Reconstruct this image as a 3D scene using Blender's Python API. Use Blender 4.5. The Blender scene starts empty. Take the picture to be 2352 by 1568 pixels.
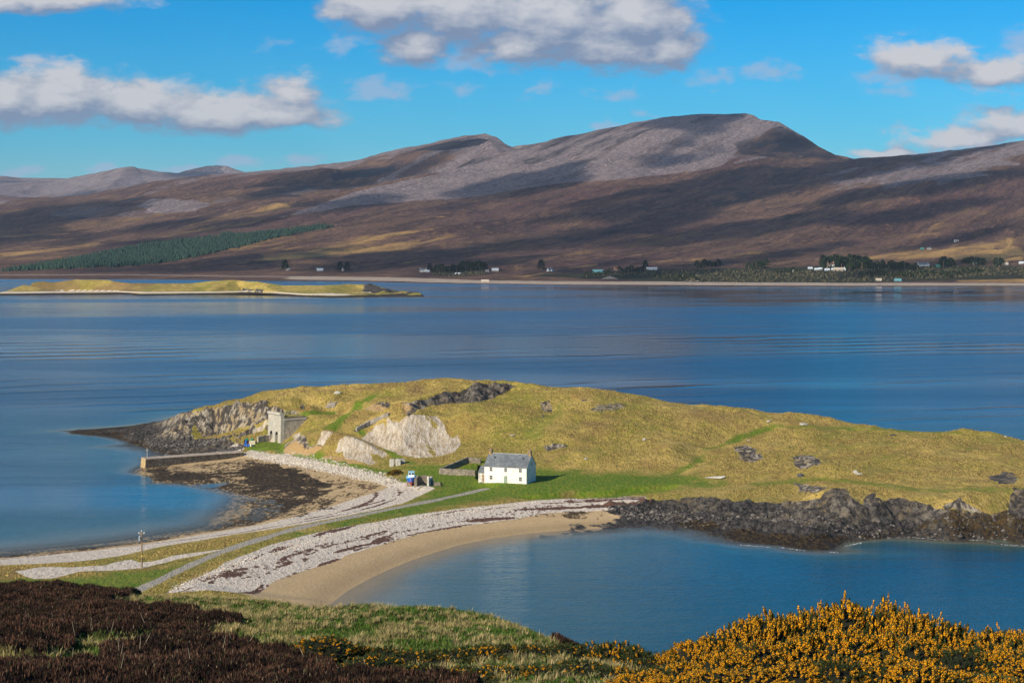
import bpy, bmesh, math, random
import numpy as np
from mathutils import Vector, Matrix
from mathutils.geometry import delaunay_2d_cdt
R = math.radians
scene = bpy.context.scene
col = scene.collection

# ------------------------------------------------------------------ camera
CAM_Z = 80.0
F = 4134.4; CX = 1176.0; CY = 784.0; HZ = 542.0       # focal length and centre in the units I measured angles in
PITCH = math.atan((CY - HZ) / F)
cam_d = bpy.data.cameras.new("camera"); cam = bpy.data.objects.new("camera", cam_d); col.objects.link(cam)
cam_d.sensor_width = 36.0; cam_d.lens = F / 2352.0 * 36.0
cam_d.clip_start = 1.0; cam_d.clip_end = 60000.0
cam.location = (0, 0, CAM_Z); cam.rotation_euler = (R(90) - PITCH, 0, 0)
scene.camera = cam

# ------------------------------------------------------------------ sun and sky
SUN_EL = R(28.0)
SUN_H = Vector((-0.66, -0.75, 0)).normalized()          # horizontal direction towards the sun
SUN = Vector((SUN_H.x * math.cos(SUN_EL), SUN_H.y * math.cos(SUN_EL), math.sin(SUN_EL)))
sun_d = bpy.data.lights.new("sun", 'SUN'); sun_d.energy = 4.9; sun_d.angle = R(0.53); sun_d.color = (1.0, 0.90, 0.75)
sun_o = bpy.data.objects.new("sun", sun_d); col.objects.link(sun_o)
sun_o.rotation_euler = (-SUN).to_track_quat('-Z', 'Y').to_euler()
sun_o.location = (0, 0, 500)

def nd(nt, typ, **kw):
    n = nt.nodes.new(typ)
    for k, v in kw.items():
        if k == 'ins':
            for a, b in v.items():
                if isinstance(b, bpy.types.NodeSocket): nt.links.new(b, n.inputs[a])
                else: n.inputs[a].default_value = b
        else: setattr(n, k, v)
    return n
def math_(nt, op, a, b=None, c=None, clamp=False):
    ins = {0: a}
    if b is not None: ins[1] = b
    if c is not None: ins[2] = c
    return nd(nt, 'ShaderNodeMath', operation=op, use_clamp=clamp, ins=ins).outputs[0]
def vmath(nt, op, a, b=None, c=None):
    ins = {0: a}
    if b is not None: ins[1] = b
    if c is not None: ins[2] = c
    n = nd(nt, 'ShaderNodeVectorMath', operation=op, ins=ins)
    return n.outputs['Value'] if op in ('LENGTH', 'DOT_PRODUCT', 'DISTANCE') else n.outputs['Vector']
def mixc(nt, f, a, b, blend='MIX'):
    n = nt.nodes.new('ShaderNodeMix'); n.data_type = 'RGBA'; n.blend_type = blend; n.clamp_factor = True
    for s, v in ((n.inputs[0], f), (n.inputs[6], a), (n.inputs[7], b)):
        if isinstance(v, bpy.types.NodeSocket): nt.links.new(v, s)
        elif isinstance(v, (tuple, list)): s.default_value = tuple(v) + ((1,) if len(v) == 3 else ())
        else: s.default_value = v
    return n.outputs[2]
def sstep(nt, v, a, b, o0=0.0, o1=1.0):
    n = nd(nt, 'ShaderNodeMapRange', interpolation_type='SMOOTHSTEP', ins={0: v, 1: a, 2: b, 3: o0, 4: o1}); n.clamp = True
    return n.outputs[0]
def noise(nt, vec, scale, detail=4, rough=0.55, dist=0.0, out=0):
    return nd(nt, 'ShaderNodeTexNoise', ins={'Vector': vec, 'Scale': scale, 'Detail': detail, 'Roughness': rough, 'Distortion': dist}).outputs[out]
def scalev(nt, vec, s): return vmath(nt, 'MULTIPLY', vec, s)

world = bpy.data.worlds.new("World"); scene.world = world; world.use_nodes = True
wt = world.node_tree; wt.nodes.clear()
sky = nd(wt, 'ShaderNodeTexSky', sky_type='NISHITA', sun_disc=False, sun_elevation=SUN_EL,
         sun_rotation=math.atan2(SUN_H.x, SUN_H.y), altitude=80.0, air_density=1.0, dust_density=0.3, ozone_density=2.0)
tc = nd(wt, 'ShaderNodeTexCoord')
sep = nd(wt, 'ShaderNodeSeparateXYZ', ins={0: tc.outputs['Generated']})
ysafe = math_(wt, 'MAXIMUM', sep.outputs[1], 0.05)
qs = math_(wt, 'DIVIDE', sep.outputs[0], ysafe)          # tan azimuth
qe = math_(wt, 'DIVIDE', sep.outputs[2], ysafe)          # tan elevation
qv = nd(wt, 'ShaderNodeCombineXYZ', ins={0: qs, 1: qe, 2: 0.0}).outputs[0]
CLOUDS = [  # centre u, v and radii, strength
 (880,20,140,66,1),(1060,30,190,85,1),(1280,50,200,100,1),(1440,50,165,112,1),(1540,105,75,66,.9),(960,112,95,42,.75),(1180,105,140,55,.9),(1380,115,170,52,.95),
 (10,225,150,75,1),(150,225,170,70,1),(320,238,190,60,1),(500,258,190,50,1),(640,268,150,34,.9),(670,215,90,42,.6),(150,172,95,24,.5),
 (110,0,230,36,.9),(0,14,90,26,.9),
 (2110,140,120,46,.9),(2270,170,140,40,.9),(2200,322,160,26,.9),(2320,290,120,38,1),(2050,352,110,12,.8)]
WISPS = [
 (2110,140,150,60,.7),(2260,165,140,48,.9),(2345,105,70,40,.7),(2040,180,110,30,.55),(2050,216,50,18,.55),(2250,214,100,18,.6),
 (2200,322,190,38,.8),(2320,290,140,50,.8),(90,150,120,20,.6),(650,200,80,30,.7),(740,235,60,22,.6),(1080,140,120,40,.6),
 (625,106,50,23,.62),(860,205,100,38,.62),(910,215,50,28,.62),(1060,205,60,20,.5),(1240,203,45,28,.5),(1640,184,70,25,.62),(1770,165,75,34,.62),
 (1420,216,85,20,.52),(1405,288,52,20,.8),(1480,266,45,13,.6),(50,400,58,18,.8),(570,372,100,18,.7),(700,360,60,14,.6),(440,385,60,15,.75),(240,390,45,13,.7),(350,12,60,18,.5),(800,110,70,20,.42)]
def build_field(CL, na=1.35, nb=.6):
    g = bpy.data.node_groups.new("cloud_field", 'ShaderNodeTree')
    g.interface.new_socket("P", in_out='INPUT', socket_type='NodeSocketVector')
    g.interface.new_socket("D", in_out='OUTPUT', socket_type='NodeSocketFloat')
    gi = g.nodes.new('NodeGroupInput'); go = g.nodes.new('NodeGroupOutput')
    p0 = gi.outputs[0]
    nz = noise(g, scalev(g, p0, (1, 2.0, 1)), 26, 3, 0.6, 0, 1)
    p = vmath(g, 'MULTIPLY_ADD', vmath(g, 'SUBTRACT', nz, (.5, .5, .5)), (.022, .012, 0), p0)
    cur = None
    for (u, v, ru, rv, st) in CL:
        cx, cy = (u - CX) / F, (HZ - v) / F
        ix, iy = F / ru, F / rv
        L = vmath(g, 'LENGTH', vmath(g, 'MULTIPLY_ADD', p, (ix, iy, 0), (-cx * ix, -cy * iy, 0)))
        d = math_(g, 'MULTIPLY_ADD', L, -st, st)
        cur = d if cur is None else math_(g, 'SMOOTH_MAX', cur, d, 0.25)
    n1 = noise(g, scalev(g, p0, (1, 1.9, 1)), 55, 7, 0.62)
    n2 = noise(g, scalev(g, p0, (1, 1.5, 1)), 17, 3, 0.5)
    cur = math_(g, 'MULTIPLY_ADD', math_(g, 'SUBTRACT', n1, .5), na, cur)
    cur = math_(g, 'MULTIPLY_ADD', math_(g, 'SUBTRACT', n2, .5), nb, cur)
    g.links.new(cur, go.inputs[0]); return g
cg = build_field(CLOUDS); cw_ = build_field(WISPS, 2.3, .9)
def field(vec, g=cg):
    n = wt.nodes.new('ShaderNodeGroup'); n.node_tree = g; wt.links.new(vec, n.inputs[0]); return n.outputs[0]
d0 = field(qv)
d1 = field(vmath(wt, 'ADD', qv, (-.003, .012, 0)))
cover = sstep(wt, d0, -.22, .42)
cover = math_(wt, 'MULTIPLY', cover, sstep(wt, sep.outputs[1], .1, .5))
thick = sstep(wt, d0, -.05, 1.0, .0, .30)
lit = math_(wt, 'MULTIPLY_ADD', math_(wt, 'SUBTRACT', d0, d1), .95, thick)
lit = math_(wt, 'ADD', lit, .16)
n3 = noise(wt, scalev(wt, qv, (1, 1.8, 1)), 34, 5, 0.6)
lit = math_(wt, 'MULTIPLY_ADD', math_(wt, 'SUBTRACT', n3, .5), .6, lit, True)
elev = math_(wt, 'MAXIMUM', qe, 0.0)
tint = nd(wt, 'ShaderNodeValToRGB', ins={0: math_(wt, 'MULTIPLY', sep.outputs[2], 1.0)})
cr = tint.color_ramp; cr.elements[0].position = 0.0; cr.elements[0].color = (.44, .71, .98, 1)
cr.elements[1].position = .135; cr.elements[1].color = (.0, .52, .95, 1)
e = cr.elements.new(.05); e.color = (.16, .61, .96, 1)
e = cr.elements.new(.45); e.color = (.06, .62, 1.05, 1)
e = cr.elements.new(.8); e.color = (.8, .95, 1.1, 1)
skyc = mixc(wt, 1.0, sky.outputs[0], tint.outputs[0], 'MULTIPLY')
cc = mixc(wt, lit, (1.9, 2.35, 3.4), (5.4, 5.3, 5.45))
wisp = math_(wt, 'MULTIPLY', sstep(wt, field(qv, cw_), -.05, .65), sstep(wt, sep.outputs[1], .1, .5, 0, .62))
skyc = mixc(wt, wisp, skyc, (3.3, 4.1, 5.6))
final = mixc(wt, math_(wt, 'MULTIPLY', cover, .93), skyc, cc)
bg = nd(wt, 'ShaderNodeBackground', ins={0: final, 1: 0.084})
wo = nd(wt, 'ShaderNodeOutputWorld', ins={0: bg.outputs[0]})

scene.render.engine = 'CYCLES'
scene.view_settings.view_transform = 'Standard'; scene.view_settings.look = 'None'
scene.view_settings.exposure = 0.5; scene.view_settings.gamma = 1.0
scene.cycles.max_bounces = 6; scene.cycles.transparent_max_bounces = 8

# ------------------------------------------------------------------ measuring helpers
SA, CA = math.sin(PITCH), math.cos(PITCH)
def ray(u, v):
    du, dv = u - CX, v - CY
    return du, F * CA - dv * SA, -F * SA - dv * CA
def unp(u, v, z):                                   # point at height z seen in that direction
    dx, dy, dz = ray(u, v); t = (z - CAM_Z) / dz
    return dx * t, dy * t
def und(u, v, y):                                   # point at ground distance y
    dx, dy, dz = ray(u, v); t = y / dy
    return dx * t, CAM_Z + dz * t

# ------------------------------------------------------------------ numpy noise
def _h(ix, iy, s):
    n = (ix.astype(np.int64) * 374761393 + iy.astype(np.int64) * 668265263 + s * 974634777) & 0xffffffff
    n = ((n ^ (n >> 13)) * 1274126177) & 0xffffffff
    return ((n ^ (n >> 16)) & 0xffff) / 65535.0
def vn(x, y, s=0):
    ix = np.floor(x); iy = np.floor(y); fx = x - ix; fy = y - iy
    fx = fx * fx * fx * (fx * (fx * 6 - 15) + 10); fy = fy * fy * fy * (fy * (fy * 6 - 15) + 10)
    a = _h(ix, iy, s); b = _h(ix + 1, iy, s); c = _h(ix, iy + 1, s); d = _h(ix + 1, iy + 1, s)
    return a + (b - a) * fx + (c - a) * fy + (a - b - c + d) * fx * fy
def fbm(x, y, sc, o=4, s=0, g=0.5):                 # sc = wavelength in metres; about 0..1, mean .5
    t = 0; a = 1; n = 0; x = x / sc; y = y / sc
    for i in range(o):
        t = t + a * vn(x + 17.3 * i, y - 9.1 * i, s + i); n += a; a *= g; x, y = x * 1.6 - y * 1.2, x * 1.2 + y * 1.6
    return t / n
def ridged(x, y, sc, o=4, s=0, g=0.5):
    t = 0; a = 1; n = 0; x = x / sc; y = y / sc
    for i in range(o):
        t = t + a * (1 - np.abs(2 * vn(x + 17.3 * i, y - 9.1 * i, s + i) - 1)); n += a; a *= g; x, y = x * 1.6 - y * 1.2, x * 1.2 + y * 1.6
    return t / n
def worley(x, y, sc, s=0):
    '''(random value of the nearest jittered cell, distance to it) for blocky broken rock'''
    x = x / sc; y = y / sc; X0 = np.floor(x); Y0 = np.floor(y); bd = np.full(np.shape(x), 9.0); bv = np.zeros(np.shape(x))
    for i in (-1, 0, 1):
        for j in (-1, 0, 1):
            cx = X0 + i; cy = Y0 + j; d = (cx + _h(cx, cy, s) - x) ** 2 + (cy + _h(cx, cy, s + 1) - y) ** 2
            m = d < bd; bd = np.where(m, d, bd); bv = np.where(m, _h(cx, cy, s + 2), bv)
    return bv, np.sqrt(bd)
def ss(x, a, b):
    t = np.clip((x - a) / (b - a), 0, 1); return t * t * (3 - 2 * t)
def lerp(a, b, t): return a + (b - a) * t

# ------------------------------------------------------------------ meshes and tags
def mesh_np(name, V, Q, mat=None, attrs=None, smooth=True):
    me = bpy.data.meshes.new(name)
    V = np.ascontiguousarray(V, dtype=np.float32); Q = np.ascontiguousarray(Q, dtype=np.int32)
    k = Q.shape[1]
    me.vertices.add(len(V)); me.vertices.foreach_set('co', V.ravel())
    me.loops.add(Q.size); me.loops.foreach_set('vertex_index', Q.ravel())
    me.polygons.add(len(Q)); me.polygons.foreach_set('loop_start', np.arange(0, Q.size, k, dtype=np.int32))
    me.update(calc_edges=True); me.validate()
    if smooth: me.polygons.foreach_set('use_smooth', np.ones(len(me.polygons), dtype=bool))
    for an, arr in (attrs or {}).items():
        if arr.ndim == 1:
            a = me.attributes.new(an, 'FLOAT', 'POINT'); a.data.foreach_set('value', arr.astype(np.float32))
        else:
            a = me.attributes.new(an, 'FLOAT_COLOR', 'POINT')
            c = np.ones((len(arr), 4), dtype=np.float32); c[:, :3] = arr; a.data.foreach_set('color', c.ravel())
    if mat: me.materials.append(mat)
    return me
def grid_quads(nx, ny):
    i = np.arange(nx * ny).reshape(ny, nx)
    return np.stack([i[:-1, :-1].ravel(), i[:-1, 1:].ravel(), i[1:, 1:].ravel(), i[1:, :-1].ravel()], 1)
def link(name, me, parent=None, loc=None):
    o = bpy.data.objects.new(name, me); col.objects.link(o)
    if parent: o.parent = parent
    if loc is not None: o.location = loc
    return o
def struct(o, label=None, kind='structure', cat=None):
    o['kind'] = kind
    if label: o['label'] = label
    if cat: o['category'] = cat
    return o
def tag(o, label, cat, group=None):
    o['label'] = label; o['category'] = cat
    if group: o['group'] = group
    return o
def empty(name, loc, rz=0, label=None, cat=None, group=None):
    o = bpy.data.objects.new(name, None); col.objects.link(o); o.location = loc; o.rotation_euler = (0, 0, rz); o.empty_display_size = .5
    if label: tag(o, label, cat, group)
    return o
class MB:
    def __init__(s): s.v = []; s.f = []
    def add(s, vs, fs):
        b = len(s.v); s.v += [tuple(v) for v in vs]; s.f += [tuple(i + b for i in f) for f in fs]
    def box(s, x0, x1, y0, y1, z0, z1):
        s.hexa([(x0,y0,z0),(x1,y0,z0),(x1,y1,z0),(x0,y1,z0),(x0,y0,z1),(x1,y0,z1),(x1,y1,z1),(x0,y1,z1)])
    def hexa(s, p): s.add(p, [(0,3,2,1),(4,5,6,7),(0,1,5,4),(1,2,6,5),(2,3,7,6),(3,0,4,7)])
    def tube(s, pts, rad, n=8):
        pts = [Vector(p) for p in pts]
        if not isinstance(rad, (list, tuple)): rad = [rad] * len(pts)
        rings = []
        for i, p in enumerate(pts):
            d = (pts[min(i+1, len(pts)-1)] - pts[max(i-1, 0)]).normalized()
            a = d.orthogonal().normalized() if abs(d.z) < .9 else Vector((1, 0, 0)); a = (a - d * a.dot(d)).normalized(); b = d.cross(a)
            rings.append([p + (a * math.cos(2*math.pi*k/n) + b * math.sin(2*math.pi*k/n)) * rad[i] for k in range(n)])
        vs = [q for r in rings for q in r]; fs = []
        for i in range(len(pts) - 1):
            for k in range(n): fs.append((i*n+k, i*n+(k+1)%n, (i+1)*n+(k+1)%n, (i+1)*n+k))
        fs.append(tuple(range(n))[::-1]); fs.append(tuple((len(pts)-1)*n + k for k in range(n)))
        s.add(vs, fs)
    def build(s, name, mat=None, parent=None, smooth=False, loc=None):
        me = bpy.data.meshes.new(name); me.from_pydata(s.v, [], s.f); me.update()
        bm = bmesh.new(); bm.from_mesh(me); bmesh.ops.recalc_face_normals(bm, faces=bm.faces); bm.to_mesh(me); bm.free()
        if smooth: me.polygons.foreach_set('use_smooth', [True] * len(me.polygons))
        if mat: me.materials.append(mat)
        return link(name, me, parent, loc)

# ------------------------------------------------------------------ triangulated survey -> grid
def tin(lines, pts, X, Y):
    """lines: lists of (x,y,z) breaklines; pts: (x,y,z). X, Y: 1-D axes. Returns Z[len(Y),len(X)]"""
    P = []; E = []
    for L in lines:
        b = len(P)
        for i, p in enumerate(L):
            P.append(p)
            if i: E.append((b + i - 1, b + i))
    P += list(pts)
    out = delaunay_2d_cdt([Vector((p[0], p[1])) for p in P], E, [], 0, 1e-4)
    vs, _, fs, ov = out[0], out[1], out[2], out[3]
    A = np.array(P); vz = np.zeros(len(vs)); V = np.array([(v.x, v.y) for v in vs])
    for i, o in enumerate(ov):
        if o: vz[i] = np.mean([P[k][2] for k in o])
        else:
            d2 = (A[:, 0] - V[i, 0]) ** 2 + (A[:, 1] - V[i, 1]) ** 2; k = np.argsort(d2)[:4]; w = 1 / (d2[k] + 1e-6); vz[i] = (A[k, 2] * w).sum() / w.sum()
    Z = np.full((len(Y), len(X)), np.nan)
    for f in fs:
        if len(f) != 3: continue
        a, b, c = V[f[0]], V[f[1]], V[f[2]]
        j0, j1 = np.searchsorted(X, min(a[0], b[0], c[0])), np.searchsorted(X, max(a[0], b[0], c[0]), 'right')
        i0, i1 = np.searchsorted(Y, min(a[1], b[1], c[1])), np.searchsorted(Y, max(a[1], b[1], c[1]), 'right')
        if j0 >= j1 or i0 >= i1: continue
        xx, yy = np.meshgrid(X[j0:j1], Y[i0:i1])
        den = (b[1]-c[1])*(a[0]-c[0]) + (c[0]-b[0])*(a[1]-c[1])
        if abs(den) < 1e-9: continue
        w0 = ((b[1]-c[1])*(xx-c[0]) + (c[0]-b[0])*(yy-c[1])) / den
        w1 = ((c[1]-a[1])*(xx-c[0]) + (a[0]-c[0])*(yy-c[1])) / den
        w2 = 1 - w0 - w1; m = (w0 >= -1e-6) & (w1 >= -1e-6) & (w2 >= -1e-6)
        zz = w0 * vz[f[0]] + w1 * vz[f[1]] + w2 * vz[f[2]]
        sub = Z[i0:i1, j0:j1]; sub[m] = zz[m]
    return np.where(np.isnan(Z), np.nanmin(Z), Z)
def blur(Z, n):
    for _ in range(n):
        P = np.pad(Z, 1, mode='edge')
        Z = (P[:-2, 1:-1] + P[2:, 1:-1] + P[1:-1, :-2] + P[1:-1, 2:] + 4 * P[1:-1, 1:-1]) / 8
    return Z
def bil(Z, X, Y, x, y):
    fx = np.clip((x - X[0]) / (X[1] - X[0]), 0, len(X) - 1.001); fy = np.clip((y - Y[0]) / (Y[1] - Y[0]), 0, len(Y) - 1.001)
    i = np.floor(fy).astype(int); j = np.floor(fx).astype(int); fx = fx - j; fy = fy - i
    return (Z[i, j] * (1-fx) + Z[i, j+1] * fx) * (1-fy) + (Z[i+1, j] * (1-fx) + Z[i+1, j+1] * fx) * fy
def seg_dist(x, y, L, closed=False):
    """distance to polyline and parameter along it; L (n,2)"""
    L = [tuple(p[:2]) for p in L]
    if closed: L = L + [L[0]]
    best = np.full(np.shape(x), 1e18); par = np.zeros(np.shape(x)); acc = 0
    for (ax, ay), (bx, by) in zip(L[:-1], L[1:]):
        dx, dy = bx - ax, by - ay; l2 = dx*dx + dy*dy + 1e-9
        t = np.clip(((x-ax)*dx + (y-ay)*dy) / l2, 0, 1)
        d = (x - ax - t*dx) ** 2 + (y - ay - t*dy) ** 2
        m = d < best; best = np.where(m, d, best); par = np.where(m, acc + t * math.sqrt(l2), par); acc += math.sqrt(l2)
    return np.sqrt(best), par
def inside(x, y, L):
    r = np.zeros(np.shape(x), bool); n = len(L)
    for i in range(n):
        ax, ay = L[i][:2]; bx, by = L[(i+1) % n][:2]
        if ay == by: continue
        c = ((ay > y) != (by > y)) & (x < (bx-ax) * (y-ay) / (by-ay) + ax); r ^= c
    return r
# ------------------------------------------------------------------ materials
def new_mat(name):
    m = bpy.data.materials.new(name); m.use_nodes = True; nt = m.node_tree; nt.nodes.clear()
    out = nt.nodes.new('ShaderNodeOutputMaterial'); b = nt.nodes.new('ShaderNodeBsdfPrincipled')
    nt.links.new(b.outputs[0], out.inputs[0]); return m, nt, b, out
def geo(nt): return nd(nt, 'ShaderNodeNewGeometry').outputs['Position']
def objc(nt): return nd(nt, 'ShaderNodeTexCoord').outputs['Object']
def simple(name, c1, c2, sc=3.0, rough=.8, metal=0, detail=4, bump=0.0, st=(1, 1, 1), lo=.35, hi=.65):
    m, nt, b, o = new_mat(name); p = scalev(nt, objc(nt), st)
    n = noise(nt, p, sc, detail, .6)
    nt.links.new(mixc(nt, sstep(nt, n, lo, hi), c1, c2), b.inputs['Base Color'])
    b.inputs['Roughness'].default_value = rough; b.inputs['Metallic'].default_value = metal
    if bump:
        bp = nd(nt, 'ShaderNodeBump', ins={'Height': n, 'Distance': bump, 'Strength': 1.0}); nt.links.new(bp.outputs[0], b.inputs['Normal'])
    return m
def stone_mat(name, c1, c2, mortar, sc=2.2, bump=.08, lichen=None, dirt=None):
    m, nt, b, o = new_mat(name); p = objc(nt)
    v = nd(nt, 'ShaderNodeTexVoronoi', feature='F1', ins={'Vector': scalev(nt, p, (1, 1, 1.7)), 'Scale': sc})
    vd = nd(nt, 'ShaderNodeTexVoronoi', feature='DISTANCE_TO_EDGE', ins={'Vector': scalev(nt, p, (1, 1, 1.7)), 'Scale': sc})
    rnd = nd(nt, 'ShaderNodeSeparateColor', ins={0: v.outputs['Color']}).outputs[0]
    c = mixc(nt, rnd, c1, c2)
    n = noise(nt, p, 1.1, 5, .6)
    c = mixc(nt, sstep(nt, n, .35, .7, 0, .6), c, tuple(x * .55 for x in c1))
    if dirt: c = mixc(nt, sstep(nt, noise(nt, p, .35, 4, .6), .42, .6), c, dirt)
    if lichen: c = mixc(nt, sstep(nt, noise(nt, p, 1.6, 3, .6), .52, .62), c, lichen)
    c = mixc(nt, sstep(nt, vd.outputs[0], 0.0, .09, .85, 0), c, mortar)
    nt.links.new(c, b.inputs['Base Color']); b.inputs['Roughness'].default_value = .92
    bp = nd(nt, 'ShaderNodeBump', ins={'Height': sstep(nt, vd.outputs[0], 0, .15), 'Distance': bump, 'Strength': 1.0}); nt.links.new(bp.outputs[0], b.inputs['Normal'])
    return m

def attr(nt, name): return nd(nt, 'ShaderNodeAttribute', attribute_name=name)
def rgb(nt, a):
    s = nd(nt, 'ShaderNodeSeparateColor', ins={0: a.outputs['Color']}); return s.outputs[0], s.outputs[1], s.outputs[2]

def headland_material():
    m, nt, b, o = new_mat('headland_ground'); p = geo(nt)
    sand, peb, weed = rgb(nt, attr(nt, 'mA')); rock, scree, lush = rgb(nt, attr(nt, 'mB')); heath, road, strand = rgb(nt, attr(nt, 'mC'))
    orange, darkrock, wet = rgb(nt, attr(nt, 'mD'))
    f2 = noise(nt, scalev(nt, p, (1, .42, 1)), 1.0, 5, .70); f3 = noise(nt, scalev(nt, p, (1, .7, 1)), .16, 6, .66); f4 = noise(nt, scalev(nt, p, (1, .35, 1)), 2.6, 3, .7); f5 = noise(nt, scalev(nt, p, (1, .5, 1)), .035, 5, .6)
    def jit(msk, amt=.55, lo=.35, hi=.62, n=f2):
        return sstep(nt, math_(nt, 'MULTIPLY_ADD', math_(nt, 'SUBTRACT', n, .5), amt, msk), lo, hi)
    g = mixc(nt, sstep(nt, f3, .38, .62), (.43, .300, .080), (.29, .220, .048))
    g = mixc(nt, sstep(nt, f5, .42, .62), g, (.21, .185, .028))
    g = mixc(nt, sstep(nt, noise(nt, p, .5, 5, .65), .45, .70, 0, .75), g, (.47, .33, .10))
    g = mixc(nt, sstep(nt, f2, .50, .66, 0, .6), g, (.15, .115, .025)); g = mixc(nt, sstep(nt, noise(nt, p, .055, 6, .72), .50, .62, 0, .55), g, (.24, .145, .045)); g = mixc(nt, sstep(nt, noise(nt, scalev(nt, p, (1, .6, 1)), .38, 6, .75), .56, .64, 0, .6), g, (.13, .085, .028))
    g = mixc(nt, math_(nt, 'MULTIPLY', jit(heath, 1.6, .35, .95), .75), g, mixc(nt, sstep(nt, f2, .35, .65), (.08, .040, .018), (.30, .19, .075)))
    lg = mixc(nt, sstep(nt, f2, .35, .7), (.080, .150, .008), (.18, .195, .020))
    g = mixc(nt, jit(lush, 1.1, .10, .95, f3), g, lg)
    # rock: light limestone and dark schist
    vr = nd(nt, 'ShaderNodeTexVoronoi', feature='F1', ins={'Vector': scalev(nt, p, (1.0, .6, .22)), 'Scale': .8})
    rr = rgb(nt, vr)[0]
    rk = mixc(nt, rr, (.22, .185, .14), (.40, .34, .25))
    rk = mixc(nt, sstep(nt, f3, .46, .6), rk, (.34, .25, .13))
    rk = mixc(nt, sstep(nt, noise(nt, scalev(nt, p, (1, .7, .28)), .55, 6, .74), .45, .53), rk, (.060, .050, .042))
    dk = mixc(nt, sstep(nt, f2, .38, .66), (.012, .011, .011), (.085, .075, .068))
    dk = mixc(nt, sstep(nt, f4, .58, .72, 0, .55), dk, (.20, .165, .12))
    rk = mixc(nt, darkrock, rk, dk)
    rk = mixc(nt, jit(orange, .9, .35, .6), rk, mixc(nt, f2, (.36, .20, .06), (.42, .30, .15)))
    c = mixc(nt, jit(rock), g, rk)
    sc = mixc(nt, sstep(nt, noise(nt, scalev(nt, p, (1.4, .25, .25)), .8, 4, .6), .35, .65), (.56, .48, .37), (.36, .27, .17))
    sc = mixc(nt, sstep(nt, f2, .55, .7, 0, .5), sc, (.20, .15, .09))
    c = mixc(nt, jit(scree, .6, .35, .6), c, sc)
    pb = mixc(nt, f4, (.46, .38, .29), (.80, .69, .56)); pb = mixc(nt, sstep(nt, f2, .52, .66, 0, .7), pb, (.25, .175, .12))
    c = mixc(nt, jit(peb, .5, .35, .6), c, pb)
    sd = mixc(nt, f3, (.40, .27, .13), (.50, .36, .19)); sd = mixc(nt, sstep(nt, f4, .50, .66, 0, .75), sd, (.30, .21, .12))
    sd = mixc(nt, sstep(nt, f2, .55, .72, 0, .35), sd, (.52, .45, .33))
    c = mixc(nt, jit(sand, .3, .35, .6), c, sd)
    wd = mixc(nt, sstep(nt, f2, .42, .68), (.016, .010, .006), (.085, .055, .022)); wd = mixc(nt, sstep(nt, f4, .6, .75, 0, .8), wd, (.30, .23, .11))
    c = mixc(nt, jit(weed, 1.7, .38, .62), c, wd)
    st = mixc(nt, f4, (.050, .026, .018), (.19, .095, .060))
    c = mixc(nt, jit(strand, 2.0, .50, .70, f2), c, st)
    c = mixc(nt, sstep(nt, road, .35, .65), c, mixc(nt, f3, (.30, .265, .21), (.40, .355, .28)))
    c = mixc(nt, math_(nt, 'MULTIPLY', wet, .55), c, mixc(nt, .5, c, (.02, .015, .01)))
    nt.links.new(c, b.inputs['Base Color']); b.inputs['Roughness'].default_value = .95
    b.inputs['Specular IOR Level'].default_value = .2
    h = math_(nt, 'MULTIPLY_ADD', f4, .25, f2)
    bp = nd(nt, 'ShaderNodeBump', ins={'Height': h, 'Distance': 1.0, 'Strength': sstep(nt, sand, .2, .8, 1.0, .22)}); nt.links.new(bp.outputs[0], b.inputs['Normal'])
    return m

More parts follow.
